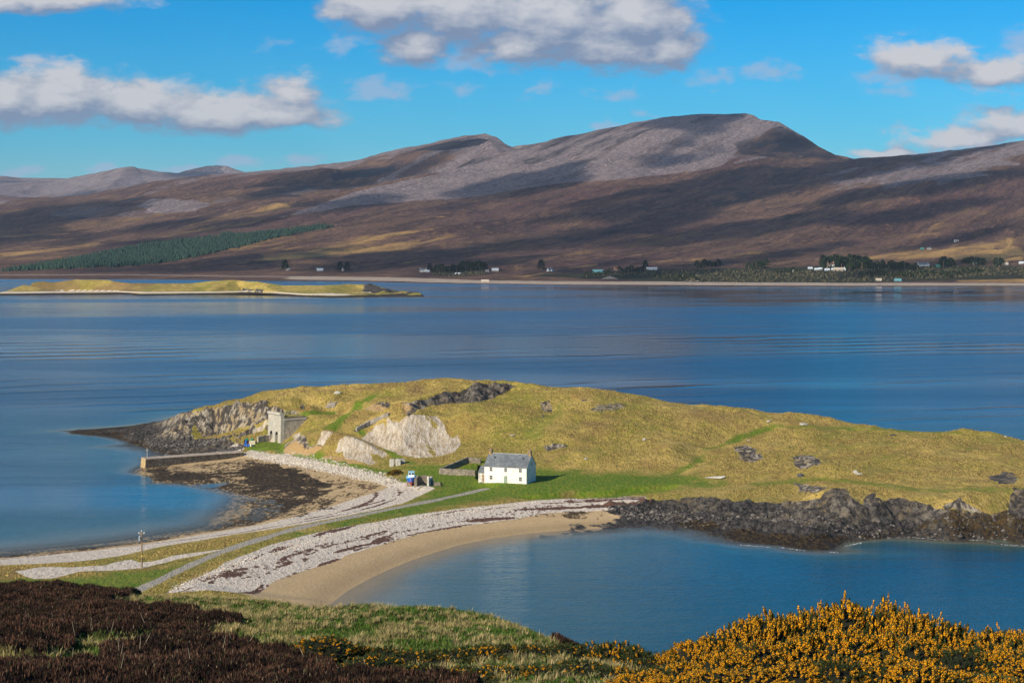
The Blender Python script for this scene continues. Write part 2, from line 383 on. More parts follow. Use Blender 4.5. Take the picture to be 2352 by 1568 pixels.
def hills_material():
    m, nt, b, o = new_mat('hill_ground'); p = geo(nt)
    scree, tawny, dark = rgb(nt, attr(nt, 'mA')); green, sand, forest = rgb(nt, attr(nt, 'mB'))
    ps = scalev(nt, p, (1, .55, 2.2))
    pr1 = nd(nt, 'ShaderNodeVectorRotate', rotation_type='Z_AXIS', ins={'Vector': p, 'Angle': -1.117}).outputs[0]; f1 = noise(nt, scalev(nt, pr1, (.25, 1, .5)), .0035, 6, .65); pr = nd(nt, 'ShaderNodeVectorRotate', rotation_type='Z_AXIS', ins={'Vector': p, 'Angle': -1.117}).outputs[0]; f2 = noise(nt, scalev(nt, pr, (.14, 1, .3)), .013, 8, .72); f3 = noise(nt, p, .07, 5, .7)
    def jit(msk, amt=.7, lo=.35, hi=.65, n=f2): return sstep(nt, math_(nt, 'MULTIPLY_ADD', math_(nt, 'SUBTRACT', n, .5), amt, msk), lo, hi)
    c = mixc(nt, sstep(nt, f1, .35, .65), (.110, .058, .052), (.180, .105, .066))
    c = mixc(nt, sstep(nt, f2, .46, .58, 0, .8), c, (.055, .032, .028))
    c = mixc(nt, sstep(nt, f3, .50, .66, 0, .7), c, (.27, .165, .08)); c = mixc(nt, sstep(nt, noise(nt, scalev(nt, pr1, (.2, 1, .5)), .03, 5, .72), .5, .6, 0, .6), c, (.05, .032, .03))
    c = mixc(nt, jit(tawny, 2.4, .35, 1.15), c, mixc(nt, f3, (.38, .215, .075), (.56, .35, .125)))  # tawny ground, with sunlit gold mixed into its colour
    gr = mixc(nt, sstep(nt, f3, .38, .62), (.16, .12, .115), (.30, .245, .235)); gr = mixc(nt, sstep(nt, f2, .5, .62, 0, .6), gr, (.12, .085, .075))
    c = mixc(nt, jit(scree, 1.2, .42, .66), c, gr)
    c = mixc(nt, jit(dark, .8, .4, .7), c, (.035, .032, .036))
    c = mixc(nt, jit(green, .9, .35, .7), c, mixc(nt, f3, (.026, .030, .016), (.065, .060, .028)))
    c = mixc(nt, jit(sand, .25, .4, .6, f3), c, (.48, .38, .29))
    nt.links.new(c, b.inputs['Base Color']); b.inputs['Roughness'].default_value = 1.0; b.inputs['Specular IOR Level'].default_value = .1
    bp = nd(nt, 'ShaderNodeBump', ins={'Height': math_(nt, 'MULTIPLY_ADD', f3, .35, f2), 'Distance': 42.0, 'Strength': .9}); nt.links.new(bp.outputs[0], b.inputs['Normal'])
    return m

def water_material():
    m, nt, b, o = new_mat('sea_water'); p = geo(nt)
    dep = attr(nt, 'depth').outputs['Fac']
    n0 = noise(nt, scalev(nt, p, (.5, 1, 1)), .03, 4, .55)
    dj = math_(nt, 'MULTIPLY_ADD', math_(nt, 'SUBTRACT', n0, .5), 2.2, dep)
    c = mixc(nt, sstep(nt, dj, .3, 3.0), (.15, .155, .11), (.022, .085, .095))
    c = mixc(nt, sstep(nt, dj, 2.5, 6.5), c, (.005, .058, .085))
    c = mixc(nt, sstep(nt, dep, 6, 14), c, (.001, .032, .068))
    nt.links.new(c, b.inputs['Base Color'])
    b.inputs['IOR'].default_value = 1.33; b.inputs['Specular IOR Level'].default_value = .5
    alpha = sstep(nt, dep, .0, 1.8, .35, 1.0); nt.links.new(alpha, b.inputs['Alpha'])
    # breeze and slick patches lie in long streaks along the loch
    br = noise(nt, scalev(nt, vmath(nt, 'ADD', p, (0, 0, 0)), (.22, 1, 1)), .0042, 4, .55, .4)
    breeze = sstep(nt, br, .40, .60, .28, 1.15)
    _sx = nd(nt, 'ShaderNodeSeparateXYZ', ins={0: p}); calm = math_(nt, 'MULTIPLY', sstep(nt, math_(nt, 'MULTIPLY_ADD', math_(nt, 'SUBTRACT', br, .5), 1400, _sx.outputs[1]), 2000, 2280), sstep(nt, _sx.outputs[0], -150, 350))
    breeze = math_(nt, 'MULTIPLY', breeze, math_(nt, 'MULTIPLY_ADD', calm, -.93, 1.0))
    far = sstep(nt, nd(nt, 'ShaderNodeSeparateXYZ', ins={0: p}).outputs[1], 1500, 2700)
    w1 = noise(nt, scalev(nt, p, (.45, 1, 1)), .9, 3, .6)                       # wavelets
    w2 = noise(nt, scalev(nt, p, (.30, 1, 1)), .14, 4, .6)                      # chop
    rot = nd(nt, 'ShaderNodeVectorRotate', rotation_type='Z_AXIS', ins={'Vector': p, 'Angle': -.36}).outputs[0]
    sw = nd(nt, 'ShaderNodeTexWave', wave_type='BANDS', bands_direction='Y', wave_profile='SIN',
            ins={'Vector': rot, 'Scale': .0078, 'Distortion': 7.0, 'Detail': 4, 'Detail Scale': .5, 'Detail Roughness': .55}).outputs['Fac']
    swm = sstep(nt, noise(nt, scalev(nt, p, (.6, 1, 1)), .0042, 4, .6), .42, .60)
    nearm = sstep(nt, nd(nt, 'ShaderNodeSeparateXYZ', ins={0: p}).outputs[1], 620, 800)
    swh = math_(nt, 'MULTIPLY', math_(nt, 'MULTIPLY', math_(nt, 'POWER', sw, 6.0), swm), math_(nt, 'MULTIPLY', nearm, 1.1))
    h = math_(nt, 'ADD', math_(nt, 'MULTIPLY', math_(nt, 'MULTIPLY', w1, .26), breeze), math_(nt, 'MULTIPLY', math_(nt, 'MULTIPLY', w2, .50), breeze))
    h = math_(nt, 'ADD', h, swh)
    bp = nd(nt, 'ShaderNodeBump', ins={'Height': h, 'Distance': 1.0, 'Strength': .8}); nt.links.new(bp.outputs[0], b.inputs['Normal'])
    nt.links.new(math_(nt, 'MULTIPLY_ADD', breeze, .15, .03), b.inputs['Roughness'])
    return m

def attr_mat(name, rough=.9, trans=0.0):
    m, nt, b, o = new_mat(name); c = attr(nt, 'Col').outputs['Color']
    nt.links.new(c, b.inputs['Base Color']); b.inputs['Roughness'].default_value = rough; b.inputs['Specular IOR Level'].default_value = .2
    return m
# ------------------------------------------------------------------ the peninsula, its beaches and the near bays
def L3(*t): return [(*unp(u, v, z), z) for (u, v, z) in t]
def LZ(z, *t): return [(*unp(u, v, z), z) for (u, v) in t]
bay = [(160,994),(195,998),(230,1001),(262,1006),(290,1012),(312,1022),(345,1030),(378,1040),(388,1046),(360,1056),(330,1072),(314,1082),(328,1092),
       (347,1107),(404,1107),(442,1113),(492,1120),(529,1130),(567,1140),(604,1147),(623,1147),(646,1154),(653,1164),(638,1182),(600,1195),(550,1206),
       (500,1214),(450,1222),(400,1231),(350,1240),(300,1247),(200,1258),(100,1268),(0,1277),(-100,1286),(-350,1306)]
cove = [(560,1500),(640,1450),(700,1415),(765,1382),(800,1355),(850,1328),(900,1305),(950,1285),(1000,1268),(1060,1250),(1130,1236),(1200,1226),
        (1300,1217),(1400,1212),(1480,1207),(1560,1208),(1620,1220),(1680,1240),(1720,1248),(1790,1252),(1850,1262),(1915,1264),(1938,1246),
        (1990,1240),(2060,1232),(2100,1230),(2150,1237),(2200,1242),(2250,1236),(2300,1246),(2352,1250),(2450,1255),(2850,1262)]
BAY = LZ(0, *bay); COVE = LZ(0, *cove)
sky_t = [(435,946,11.5),(460,938,13),(520,918,16),(600,900,19),(700,885,22),(790,878,23.5),(900,877,24),(1000,875,24.5),(1100,877,25),(1180,877,25),
         (1250,888,24),(1300,895,23.5),(1390,897,22.5),(1450,907,21),(1550,928,18),(1600,937,17),(1700,940,16.5),(1800,950,15),(1880,955,14.5),(1950,972,13),
         (2050,985,12),(2120,992,11.5),(2200,996,11),(2270,997,11),(2352,1018,9.5),(2450,1035,8.5),(2750,1060,6)]
SKYL = L3(*sky_t)
BACK0 = [(-182,738,0),(-162,756,0),(-150,772,0),(-148,792,0),(-142,812,0),(-120,800,0),(-100,790,0)] + [(x, y + 12 + z * 3.2, 0) for (x, y, z) in SKYL[3:]]
grass_s = LZ(3.3, (380,1362),(430,1335),(480,1315),(520,1290),(570,1272),(620,1250),(680,1235),(760,1215),(850,1200),(950,1182),(1050,1168),(1150,1157),(1250,1146),(1330,1142),(1400,1141),(1480,1140))
cliff_r = L3((1560,1141,4.5),(1640,1142,5),(1700,1150,5),(1800,1158,5),(1880,1146,7),(1905,1115,10.5),(1935,1112,10.5),(1960,1138,9.5),(1985,1152,8),(1990,1128,8.5),(2012,1125,8.5),(2024,1148,8),(2050,1140,8),(2120,1152,7.5),
             (2190,1165,7.5),(2203,1142,9),(2215,1160,8),(2260,1165,7.5),(2310,1168,7.5),(2325,1120,9.5),(2352,1118,9.5),(2450,1140,8),(2850,1150,8))
foot_r = L3((1500,1158,2.4),(1580,1172,2.4),(1650,1182,2.6),(1750,1198,2.8),(1850,1208,3.2),(1925,1200,3.5),(1985,1195,3.2),(2050,1192,3.0),(2200,1196,3.0),(2320,1200,3.0),(2450,1205,3),(2850,1210,3))
low_r = L3((1480,1178,1.3),(1600,1196,1.2),(1750,1222,1.2),(1880,1232,1.4),(1960,1222,1.5),(2100,1214,1.4),(2250,1216,1.4),(2450,1228,1.3),(2850,1235,1.3))
north_s = LZ(3.0, (-350,1325),(-100,1306),(0,1297),(80,1294),(187,1288),(268,1277),(361,1256),(402,1249),(455,1241),(535,1227),(588,1220),(700,1202),(780,1188),(850,1176),(905,1160),(945,1142),(962,1128),(945,1112),
             (905,1102),(860,1088),(800,1075),(720,1060),(650,1047),(570,1034))
rip_foot = LZ(1.9, (895,1118),(850,1104),(790,1090),(715,1074),(645,1062),(585,1052))
flat = L3((360,1085,.5),(450,1086,.7),(560,1095,.8),(640,1112,.9),(700,1132,1.0),(715,1150,1.0),(690,1172,1.0),(640,1190,.9))
road_l = LZ(3.6, (310,1358),(400,1315),(500,1270),(600,1236),(700,1208),(800,1188),(900,1168),(1000,1148),(1060,1135),(1115,1122))
pad = L3((965,1120,3.8),(1000,1118,4.2),(1100,1114,4.9),(1240,1115,5.0),(1400,1112,5.2),(1550,1105,5.5),(1700,1108,5.8),(1850,1100,7.2))
pad2 = L3((1090,1080,5.2),(1150,1080,5.2),(1245,1080,5.3),(1350,1075,6.3),(1500,1070,7))
midl = L3((1080,1040,8.5),(1200,1030,9.5),(1350,1025,10.5),(1500,1015,11.5),(1700,1010,10.5))
upl = L3((1100,950,17.6),(1200,950,18),(1300,945,18.2),(1450,965,15.5),(1600,985,13),(1750,990,12))
c_base = L3((438,998,3.2),(480,1006,3),(515,1002,3.3),(545,985,7),(575,975,9.5),(612,962,11.5),(650,947,14.2),(700,944,14.5),(760,938,15.5),(818,924,17.5))
c_top = L3((438,953,11),(470,944,12.5),(520,932,14.8),(560,925,16.2),(600,925,16.8),(640,929,17),(700,925,17.8),(760,917,18.9),(812,912,19.6))
r_base = L3((938,954,17),(988,932,18.2),(1050,928,18.6),(1085,931,18.6),(1118,922,19.3),(1172,896,22))
r_top = L3((920,928,19.5),(963,917,20.9),(1013,902,22.4),(1063,892,23.4),(1100,884,24.2),(1138,880,24.6),(1176,887,23.4))
l_base = L3((818,953,14.5),(860,954,14.8),(897,950,15.6)); l_top = L3((818,943,16.4),(855,931,18),(896,929,18.4))
m_top = L3((700,985,12.3),(755,988,12.6),(820,1010,10.2),(860,1030,7.8),(896,1049,5.6))
m_base = L3((652,1040,4.3),(690,1049,4.0),(760,1060,4.0),(830,1068,4.0),(875,1068,4.2))
s_top = L3((818,1000,9.8),(858,985,11.6),(900,962,15),(938,953,16.4),(1013,962,15.4),(1028,992,11.5),(1056,1012,9.5))
s_base = L3((866,1026,7.4),(913,1044,6.2),(963,1052,5.7),(1013,1047,6.2),(1050,1037,7.4))
lines = [BAY, COVE, SKYL, BACK0, grass_s, cliff_r, foot_r, low_r, north_s, rip_foot, flat, road_l, pad, pad2, midl, upl, c_base, c_top, r_base, r_top, l_base, l_top, m_top, m_base, s_top, s_base]
pts = L3((400,1000,2.2),(400,1030,1.4),(480,1030,2),(535,1024,3),(300,1002,1.6),(230,992,.9),(345,975,1.6),(400,962,1.8),(300,985,1.2),(440,1012,2.6),
         (575,1030,3.6),(612,1026,4.6),(645,1022,4.9),(560,1018,4.0),(600,1012,5),(652,1017,4.9),(666,1004,6.8),(684,992,9),(712,955,14.0),(640,946,14.8),(745,955,14.2),(800,965,14),(850,962,14.6),
         (900,1085,3.9),(950,1080,4.6),(1020,1075,5.3),(1050,1060,6.6),(935,1064,5.2),
         (1700,1030,9.6),(1700,1090,7),(1900,1020,10.6),(1900,1075,9.4),(2100,1040,9.8),(2100,1100,8.8),(2300,1050,9.6),(2300,1105,8.9),(2500,1070,9),(2700,1090,8.5),(1600,1060,8.6),(1800,1060,8.8),(2000,1110,9),
         (640,985,8.5),(600,985,8.2),(575,1000,5.6),
         (200,1312,3.6),(60,1320,3.7),(-100,1330,3.8),(100,1340,3.8),(-300,1350,4),(250,1345,3.9))
pts += [(-80,372,3.9),(-62,380,3.8),(-140,372,4.1),(-66,362,3.6)]
for u in (-500,-200,100,400,560): pts.append((unp(u, 1500, 4)[0], 334, 13))
pts += [(-62, 334, 3), (-36, 340, -3), (-10, 345, -4), (30, 360, -5)]
# sea bed
pts += LZ(-4.5, (480,1150)) + LZ(-2.2, (1250,1270),(1100,1300),(1000,1340)) + LZ(-9, (330,1160)) + LZ(-3.2, (1500,1270),(1250,1330),(1050,1400)) + LZ(-9, (200,1190),(-50,1215)) + LZ(-5.5, (1700,1330),(2000,1300),(1500,1400),(2300,1290),(200,1120),(2600,1300))
pts += LZ(-10, (100,1060),(150,1020),(0,1130),(-200,1200),(80,990)) + LZ(-9, (1900,1400),(2300,1360),(-200,1100),(-200,1000))
pts += [(x, 330, -7) for x in (60, 130, 200, 320)] + [(x, 430, -10) for x in (240, 320)] + [(-320, 330, 6), (-320, 450, -8), (-320, 600, -14), (-320, 870, -18), (320, 870, -16), (320, 480, -9),(320,600,6)]
pts += [(x, 870, -16) for x in range(-260, 320, 40)] + [(x, 790 - abs(x) * .12, -7) for x in range(-60, 260, 40)] + [(-220, 720, -7), (-200, 780, -8), (-180, 830, -9)]
GR = .6
HX = np.arange(-236, 240, GR); HY = np.arange(333, 850, GR)
H = tin(lines, pts, HX, HY)
H = blur(H, 5)
XX, YY = np.meshgrid(HX, HY)
def at(u, v):
    """ground point of the peninsula seen in a direction"""
    dx, dy, dz = ray(u, v); ys = np.arange(345, 830, .25); xs = dx / dy * ys; zs = CAM_Z + dz / dy * ys
    hs = bil(H, HX, HY, xs, ys); k = np.where(zs <= hs)[0]
    i = k[0] if len(k) else len(ys) - 1
    return float(xs[i]), float(ys[i]), float(hs[i])
def hz(x, y): return float(bil(H, HX, HY, np.array([x]), np.array([y]))[0])
def pxy(L): return [at(u, v)[:2] for (u, v) in L]
def sub(L, m):
    xs = [p[0] for p in L]; ys = [p[1] for p in L]
    j0, j1 = np.searchsorted(HX, (min(xs)-m, max(xs)+m)); i0, i1 = np.searchsorted(HY, (min(ys)-m, max(ys)+m)); return slice(i0, i1), slice(j0, j1)
N2 = fbm(XX, YY, 9, 4, 5) - .5; N3 = fbm(XX, YY, 3.2, 3, 9) - .5
def pmask(Lpx, feather=1.2, na=3.0, world_pts=None):
    L = world_pts or pxy(Lpx); M = np.zeros(H.shape); s = sub(L, 8); x, y = XX[s], YY[s]
    d, _ = seg_dist(x, y, L, True); d = np.where(inside(x, y, L), d, -d) + N2[s] * na + N3[s] * na * .5
    M[s] = ss(d, -feather, feather); return M
def lmask(Lpx, hw, feather=.8, na=1.0, world_pts=None):
    L = world_pts or pxy(Lpx); M = np.zeros(H.shape); s = sub(L, hw + 6)
    d, _ = seg_dist(XX[s], YY[s], L); M[s] = 1 - ss(d + N2[s] * na, hw - feather, hw + feather); return M
w2 = lambda L: [(p[0], p[1]) for p in L]
d_bay, t_bay = seg_dist(XX, YY, BAY); d_cove, t_cove = seg_dist(XX, YY, COVE)
land = ss(H, -.3, .4)
# --- masks (what the ground is made of)
mid_c = [(584,1364),(640,1331),(700,1310),(759,1293),(804,1273),(848,1260),(908,1242),(967,1224),(1026,1215),(1086,1206),(1145,1197),(1194,1191),(1250,1179),(1377,1172),(1440,1173)]
MID = pxy(mid_c)
sand = pmask(None, 1.0, 1.5, MID + [p[:2] for p in COVE[14:3:-1]] + [(-40, 372)])
sand = np.maximum(sand, (d_cove < 9) * (XX < 24) * (XX > -60) * (H < .6) * 1.0)
# sea bed near the cove beach is the same sand
sand = np.maximum(sand, (XX > -50) * (XX < 60) * (YY < 520) * (H < .05) * 1.0)
peb = pmask(None, .8, 1.2, w2(grass_s) + [at(1500, 1160)[:2]] + MID[::-1])
peb = np.maximum(peb, pmask(None, .8, 1.0, w2(north_s) + w2(rip_foot)[::-1] + pxy([(880,1125),(800,1150),(700,1180),(640,1195),(588,1206),(500,1221),(400,1238),(300,1254),(200,1265),(100,1274),(0,1283),(-100,1291),(-350,1312)])))
peb = np.maximum(peb, pmask([(40,1312),(94,1302),(160,1302),(241,1297),(268,1289),(302,1283),(321,1291),(353,1288),(388,1278),(428,1271),(514,1261),(482,1269),(428,1280),(375,1293),(327,1304),(268,1309),(187,1312),(147,1322),(120,1328),(80,1329),(60,1322)], .6, 1.4))
peb = np.maximum(peb, pmask([(940,1092),(985,1112),(955,1128),(930,1120)], .5, .8) * .9)
peb = np.maximum(peb, pmask([(980,1115),(1000,1122),(960,1140),(920,1158),(895,1160),(930,1140)], .5, .8) * .8)
peb = np.maximum(peb, pmask([(505,1040),(540,1018),(565,1022),(560,1034),(520,1040)], .8, 1.5))
weedN = pmask([(330,1078),(400,1072),(460,1064),(560,1058),(600,1062),(655,1074),(705,1090),(755,1112),(748,1132),(705,1150),(668,1168),(640,1182),(655,1164),(646,1152),(604,1146),(529,1129),(442,1112),(347,1106)], 1.5, 4)
gravelN = pmask([(560,1050),(640,1060),(720,1074),(790,1092),(870,1112),(860,1130),(800,1150),(700,1178),(640,1192),(640,1160),(560,1100)], 1.5, 3)
weed = weedN * (.62 + 1.1 * (fbm(XX, YY, 18, 3, 3) - .5) + .9 * (fbm(XX, YY, 3.5, 3, 4, .7) - .5)) + gravelN * (.38 + .9 * (fbm(XX, YY, 5, 4, 7, .7) - .5))
weed = np.where(weedN > .5, np.maximum(weed, .62 * ss(6 - d_bay, 0, 4)), weed)
weed = np.maximum(weed, (1 - ss(d_bay, 3.0, 6.5)) * (t_bay > 300) * (.62 + .5 * N2))
weed = np.maximum(weed, ss(d_bay, 0, 12) * 0)
_cliffW = ss(H, 3.3, 4.6) * (YY > 655) * (XX < -60)
rockW = pmask([(160,993),(230,983),(300,973),(345,957),(440,942),(445,1000),(485,1010),(530,1010),(545,1022),(500,1044),(440,1052),(388,1052),(345,1034),(290,1014)], 1, 2.5)
rockR = pmask(None, .8, 2.2, [p[:2] for p in cliff_r] + [(330, 505), (330, 455)] + [p[:2] for p in COVE[:14:-1]])
rockR = np.maximum(rockR, pmask([(1400,1160),(1500,1150),(1570,1148),(1570,1208),(1480,1206),(1440,1190)], 2.5, 6))
lowR = pmask(None, 1.2, 4.0, w2(low_r) + [(330, 480), (330, 455)] + [p[:2] for p in COVE[:14:-1]])
zoneR = np.maximum(rockR, lowR)
weed = np.maximum(weed, lowR * (.55 + .9 * (fbm(XX, YY, 7, 4, 13) - .45)))
weed = np.maximum(weed, rockW * ss(2.0 - H, 0, 1.2) * (.5 + 1.0 * (fbm(XX, YY, 8, 4, 23) - .5)))
under = ss(-H, .2, 1.0)
weed = np.maximum(weed, under * ((d_bay < 14) & (t_bay < 350)) * .7)
weed = np.maximum(weed, under * (XX > 35) * (.55 + 1.4 * (fbm(XX, YY, 22, 3, 31) - .5)))
rock = np.maximum.reduce([rockW, rockR,
    pmask(None, .7, 2.2, w2(c_top) + w2(c_base)[::-1]), lmask(None, 2.4, 1, 1.5, w2(c_top)[:5]), lmask(None, 2.0, 1, 1.0, w2(c_base)[:3]), pmask(None, .5, 1.6, w2(r_top) + w2(r_base)[::-1]), pmask(None, .5, 1.2, w2(l_top) + w2(l_base)[::-1]),
    pmask([(1690,1022),(1712,1016),(1740,1030),(1748,1050),(1722,1058),(1700,1048),(1688,1040)], .6, 3.5) * .85,
    pmask([(1822,1050),(1850,1044),(1890,1058),(1880,1072),(1842,1078),(1825,1066)], .6, 3) * .9,
    pmask([(1820,1105),(1850,1110),(1900,1112),(1880,1128),(1830,1124)], .6, 3) * .7,
    pmask([(2270,1090),(2318,1078),(2340,1100),(2335,1112),(2290,1108)], .6, 3) * .8,
    pmask([(1248,1024),(1275,1018),(1305,1024),(1290,1033),(1258,1032)], .4, 2) * .8, pmask([(1240,922),(1262,916),(1268,930),(1246,934)], .4, 2) * .7,
    pmask([(1350,944),(1400,932),(1445,938),(1420,947),(1370,950)], .4, 3.5) * .55,
    pmask([(650,1028),(700,1010),(740,1030),(720,1046),(660,1044)], .6, 3) * .75, pmask([(738,1040),(830,1058),(860,1066),(800,1066),(740,1056)], .5, 3) * .6])
gy, gx = np.gradient(H, GR); slope = np.sqrt(gx**2 + gy**2)
rock = np.maximum(rock, ss(slope, .85, 1.3) * land * .9)
wall_strip = lmask([(818,991),(850,974),(893,955)], .8, .5, .3); rock = np.maximum(rock, wall_strip)
darkrock = np.maximum.reduce([rockR * ss(1.05 - fbm(XX, YY, 16, 3, 41) * 1.1, .3, .6), rockW * .7, wall_strip, pmask(None, .5, 1.6, w2(r_top)[2:] + w2(r_base)[:0:-1]) * .55,
    pmask([(2270,1090),(2318,1078),(2340,1100),(2335,1112),(2290,1108)], .6, 3) * .6])
darkrock = np.maximum(darkrock, rockR * ss(3.6 - H, 0, 1.2)); darkrock *= 1 - .95 * _cliffW; darkrock = np.maximum(darkrock, np.clip(rockR, 0, 1) * .75); darkrock *= 1 - .25 * ss(H, 4.0, 6.0) * (rockR > .5)
orange = pmask([(650,1030),(700,1018),(745,1032),(860,1066),(800,1068),(660,1050)], 1, 3) * .65 + pmask([(815,955),(850,930),(935,930),(955,952),(900,958)], 1, 1) * .55
n_sc = (fbm(XX + YY * .3, YY * .35, 5, 4, 77, .6) - .5)
scree = np.maximum.reduce([pmask([(735,992),(764,993),(742,1026),(726,1024)], .5, 1.2) * .8, pmask([(778,1016),(800,1005),(850,1022),(898,1049),(884,1061),(850,1067),(800,1054),(768,1038)], .7, 1.5),
    pmask([(813,1005),(838,1000),(862,975),(895,962),(915,972),(938,957),(1000,960),(1018,975),(1025,994),(1038,1010),(1052,1000),(1058,1018),(1045,1036),(1010,1048),(960,1052),(913,1043),(863,1024)], .7, 1.6),
    pmask([(590,985),(612,962),(618,968),(600,988)], .4, .6), pmask([(610,1000),(628,985),(635,1005),(622,1012)], .5, 1) * .7, pmask([(672,998),(690,990),(688,998),(676,1004)], .4, .5)])
scree = scree * (1 - 1.6 * np.clip(n_sc - .10, 0, 1) * 3)
lush = 1.0 * np.maximum.reduce([pmask([(905,1112),(950,1072),(1000,1070),(1100,1062),(1240,1078),(1400,1088),(1560,1080),(1640,1090),(1640,1118),(1500,1130),(1330,1137),(1150,1150),(950,1178),(800,1205),(640,1240),(560,1262),(640,1232),(800,1190),(960,1150),(985,1125)], 9, 16),
    lmask([(1480,1100),(1560,1072),(1605,1045),(1640,1012),(1700,988),(1780,975),(2000,984),(2200,1000)], 1.6, 1.6, 5) * .8, lmask([(620,1020),(660,1035),(720,1052),(800,1070),(880,1085)], 2.6, 1.5, 1),
    pmask([(560,1028),(600,1012),(640,1006),(650,1020),(640,1036),(575,1038)], 1, 1.5), lmask([(760,985),(790,955),(840,922),(850,912)], 2.5, 2, 2), lmask([(650,949),(700,950),(760,944)], 2, 1.5, 1),
    pmask([(1180,990),(1230,960),(1290,915),(1300,905),(1270,960),(1230,1010)], 3, 6) * .5, lmask([(1750,1110),(1900,1100),(2100,1118),(2350,1125)], 4, 3, 3) * .6,
    pmask([(-100,1340),(250,1320),(400,1300),(480,1280),(300,1360),(-100,1370)], 4, 8) * .8, lmask([(820,985),(860,1010),(900,1040),(950,1065)], 1.5, 1, 1) * .8])
heath = np.maximum.reduce([pmask([(640,905),(700,888),(830,880),(990,880),(960,900),(800,893),(700,899)], 8, 16), pmask([(1530,960),(1600,940),(1720,955),(1740,972),(1640,975),(1560,975)], 8, 18) * .8,
    pmask([(1330,975),(1400,955),(1480,935),(1450,965),(1380,1000)], 8, 18) * .7, pmask([(1190,1025),(1300,1045),(1290,1062),(1245,1060)], 2, 6) * .6, pmask([(650,1010),(700,988),(760,990),(800,1008),(720,1040)], 2, 5) * .8,
    pmask([(560,1000),(600,985),(600,1010),(570,1018)], 1, 3) * .6, pmask([(-50,1300),(60,1306),(40,1330),(-50,1340)], 2, 3)])
road = lmask(None, 1.55, .6, 1.6, w2(road_l)); lane = lmask([(632,1034),(680,1045),(730,1058),(800,1070),(860,1082),(930,1095)], .9, .4, .5) * .45
road = np.maximum(road, lane)
sub_c = pmask(None, .8, 1.0, w2(grass_s) + [at(1500,1160)[:2]] + MID[::-1])
streak = fbm(d_cove * 1.0, t_cove * .20, 3.4, 4, 51, .68)
strand = sub_c * (.12 + 1.15 * ss(streak, .50, .68) * (.35 + fbm(XX, YY, 20, 3, 52)))
strand = np.maximum(strand, lmask([(551,1330),(611,1305),(670,1281),(730,1257),(789,1248),(848,1230),(908,1221),(960,1218)], 3.0, 3.0, 8) * (-.06 + 1.12 * fbm(d_cove, t_cove * .2, 3, 4, 8, .65)))
strand = np.maximum(strand, lmask([(975,1212),(1050,1196),(1150,1180),(1250,1164),(1400,1155)], 2.6, 2.4, 8) * .55)
for Ls in ([(-100,1292),(0,1284),(80,1277),(134,1270),(187,1264),(268,1255),(327,1250),(402,1242),(482,1231),(551,1223),(611,1212),(700,1197),(759,1186),(818,1174),(863,1162),(905,1147),(919,1133),(912,1122),(899,1116)],
           [(830,1116),(850,1122),(863,1130),(864,1140),(848,1153),(800,1170),(759,1182)], [(700,1192),(760,1180),(820,1165),(880,1150),(905,1138)]):
    strand = np.maximum(strand, lmask(Ls, .75, .45, 2.0) * .85)
strand = np.maximum(strand, lmask([(1000,1135),(1040,1128),(1075,1120)][:0] or mid_c, .5, .4, 3) * .5)
gravel = ss(2.9 - H, 0, .5) * ((d_bay < 75) & (XX < -20) & (YY < 660)) * (1 - np.clip(rock, 0, 1))
gravel = np.maximum(gravel, ss(3.0 - H, 0, .5) * (XX > -60) * (XX < 26) * (YY < 530))
sand = np.maximum(sand, gravel * .85 * (1 - np.clip(peb * 1.3, 0, 1))); lush *= 1 - gravel
_xr = XX + N2 * 34 + N3 * 10 - np.clip(YY - 510, -30, 30) * .35
sand *= 1 - ss(_xr, 20, 34) * (YY > 440) * (H > -1.2)
peb = np.maximum(peb, gravel * (YY > 500) * (ss(H, .9, 2.4) * .75 + (fbm(XX, YY, 6, 3, 44) - .5)))
weed = np.maximum(weed, gravel * (YY > 500) * (.36 + 1.1 * (fbm(XX, YY * .5, 6, 4, 45, .7) - .5)) * (1 - ss(H, 1.5, 2.4)))
weed = np.maximum(weed, (YY > 400) * (XX < 0) * (d_bay < 9) * (d_cove > 30) * ss(.9 - H, 0, .4) * (.55 + .5 * N2))
rock = np.maximum(rock, ss(3.2 - H, 0, .5) * ((YY > 660) | (_xr > 27))); rock = np.maximum(rock, rockW); darkrock = np.maximum(darkrock, ss(3.2 - H, 0, .5) * ((YY > 662) | (_xr > 29)) * .9)
wet = ss(1.1 - H, 0, .9) * land
_e1 = np.array([-5.6, 8.0]) / math.hypot(5.6, 8.0); _e2 = np.array([.82, .57]); _dx = XX + 84.0; _dy = YY - 652.0; _b = _dx * _e2[0] + _dy * _e2[1]; _a = _dx * _e1[0] + _dy * _e1[1]
# --- relief
rN = ridged(XX * .8 + YY * .6, (YY * .8 - XX * .6) * 2.2, 14, 5, 61, .6); rF = fbm(XX, YY, 3.0, 4, 62, .6)
zone = np.maximum(rockR, rockW * (1 - _cliffW))
w1_, wd1 = worley(XX + N3 * 2, (YY + XX * .5) * 1.3, 4.2, 301); w2_, wd2 = worley(XX, YY, 1.9, 305)
zlow = np.where(YY > 650, .45, 1.0)
H = H + zone * ((w1_ - .5) * 1.2 + (w2_ - .5) * .7) * zlow * ss(H, .2, 2) * land
H = H + zone * ((rN - .62) * 2.6 * zlow * ss(H, -.3, 2.5) + (rF - .5) * 1.5 * ss(H, -.2, 1)) * land
cl = np.clip(rock - zone, 0, 1); clf = np.clip(pmask(None, 3, 1, w2(c_top) + w2(c_base)[::-1]) + pmask(None, 3, 1, w2(r_top) + w2(r_base)[::-1]) + lmask(None, 5, 2, 1, w2(c_top)[:6]), 0, 1); cl = cl * (.22 + .78 * clf)
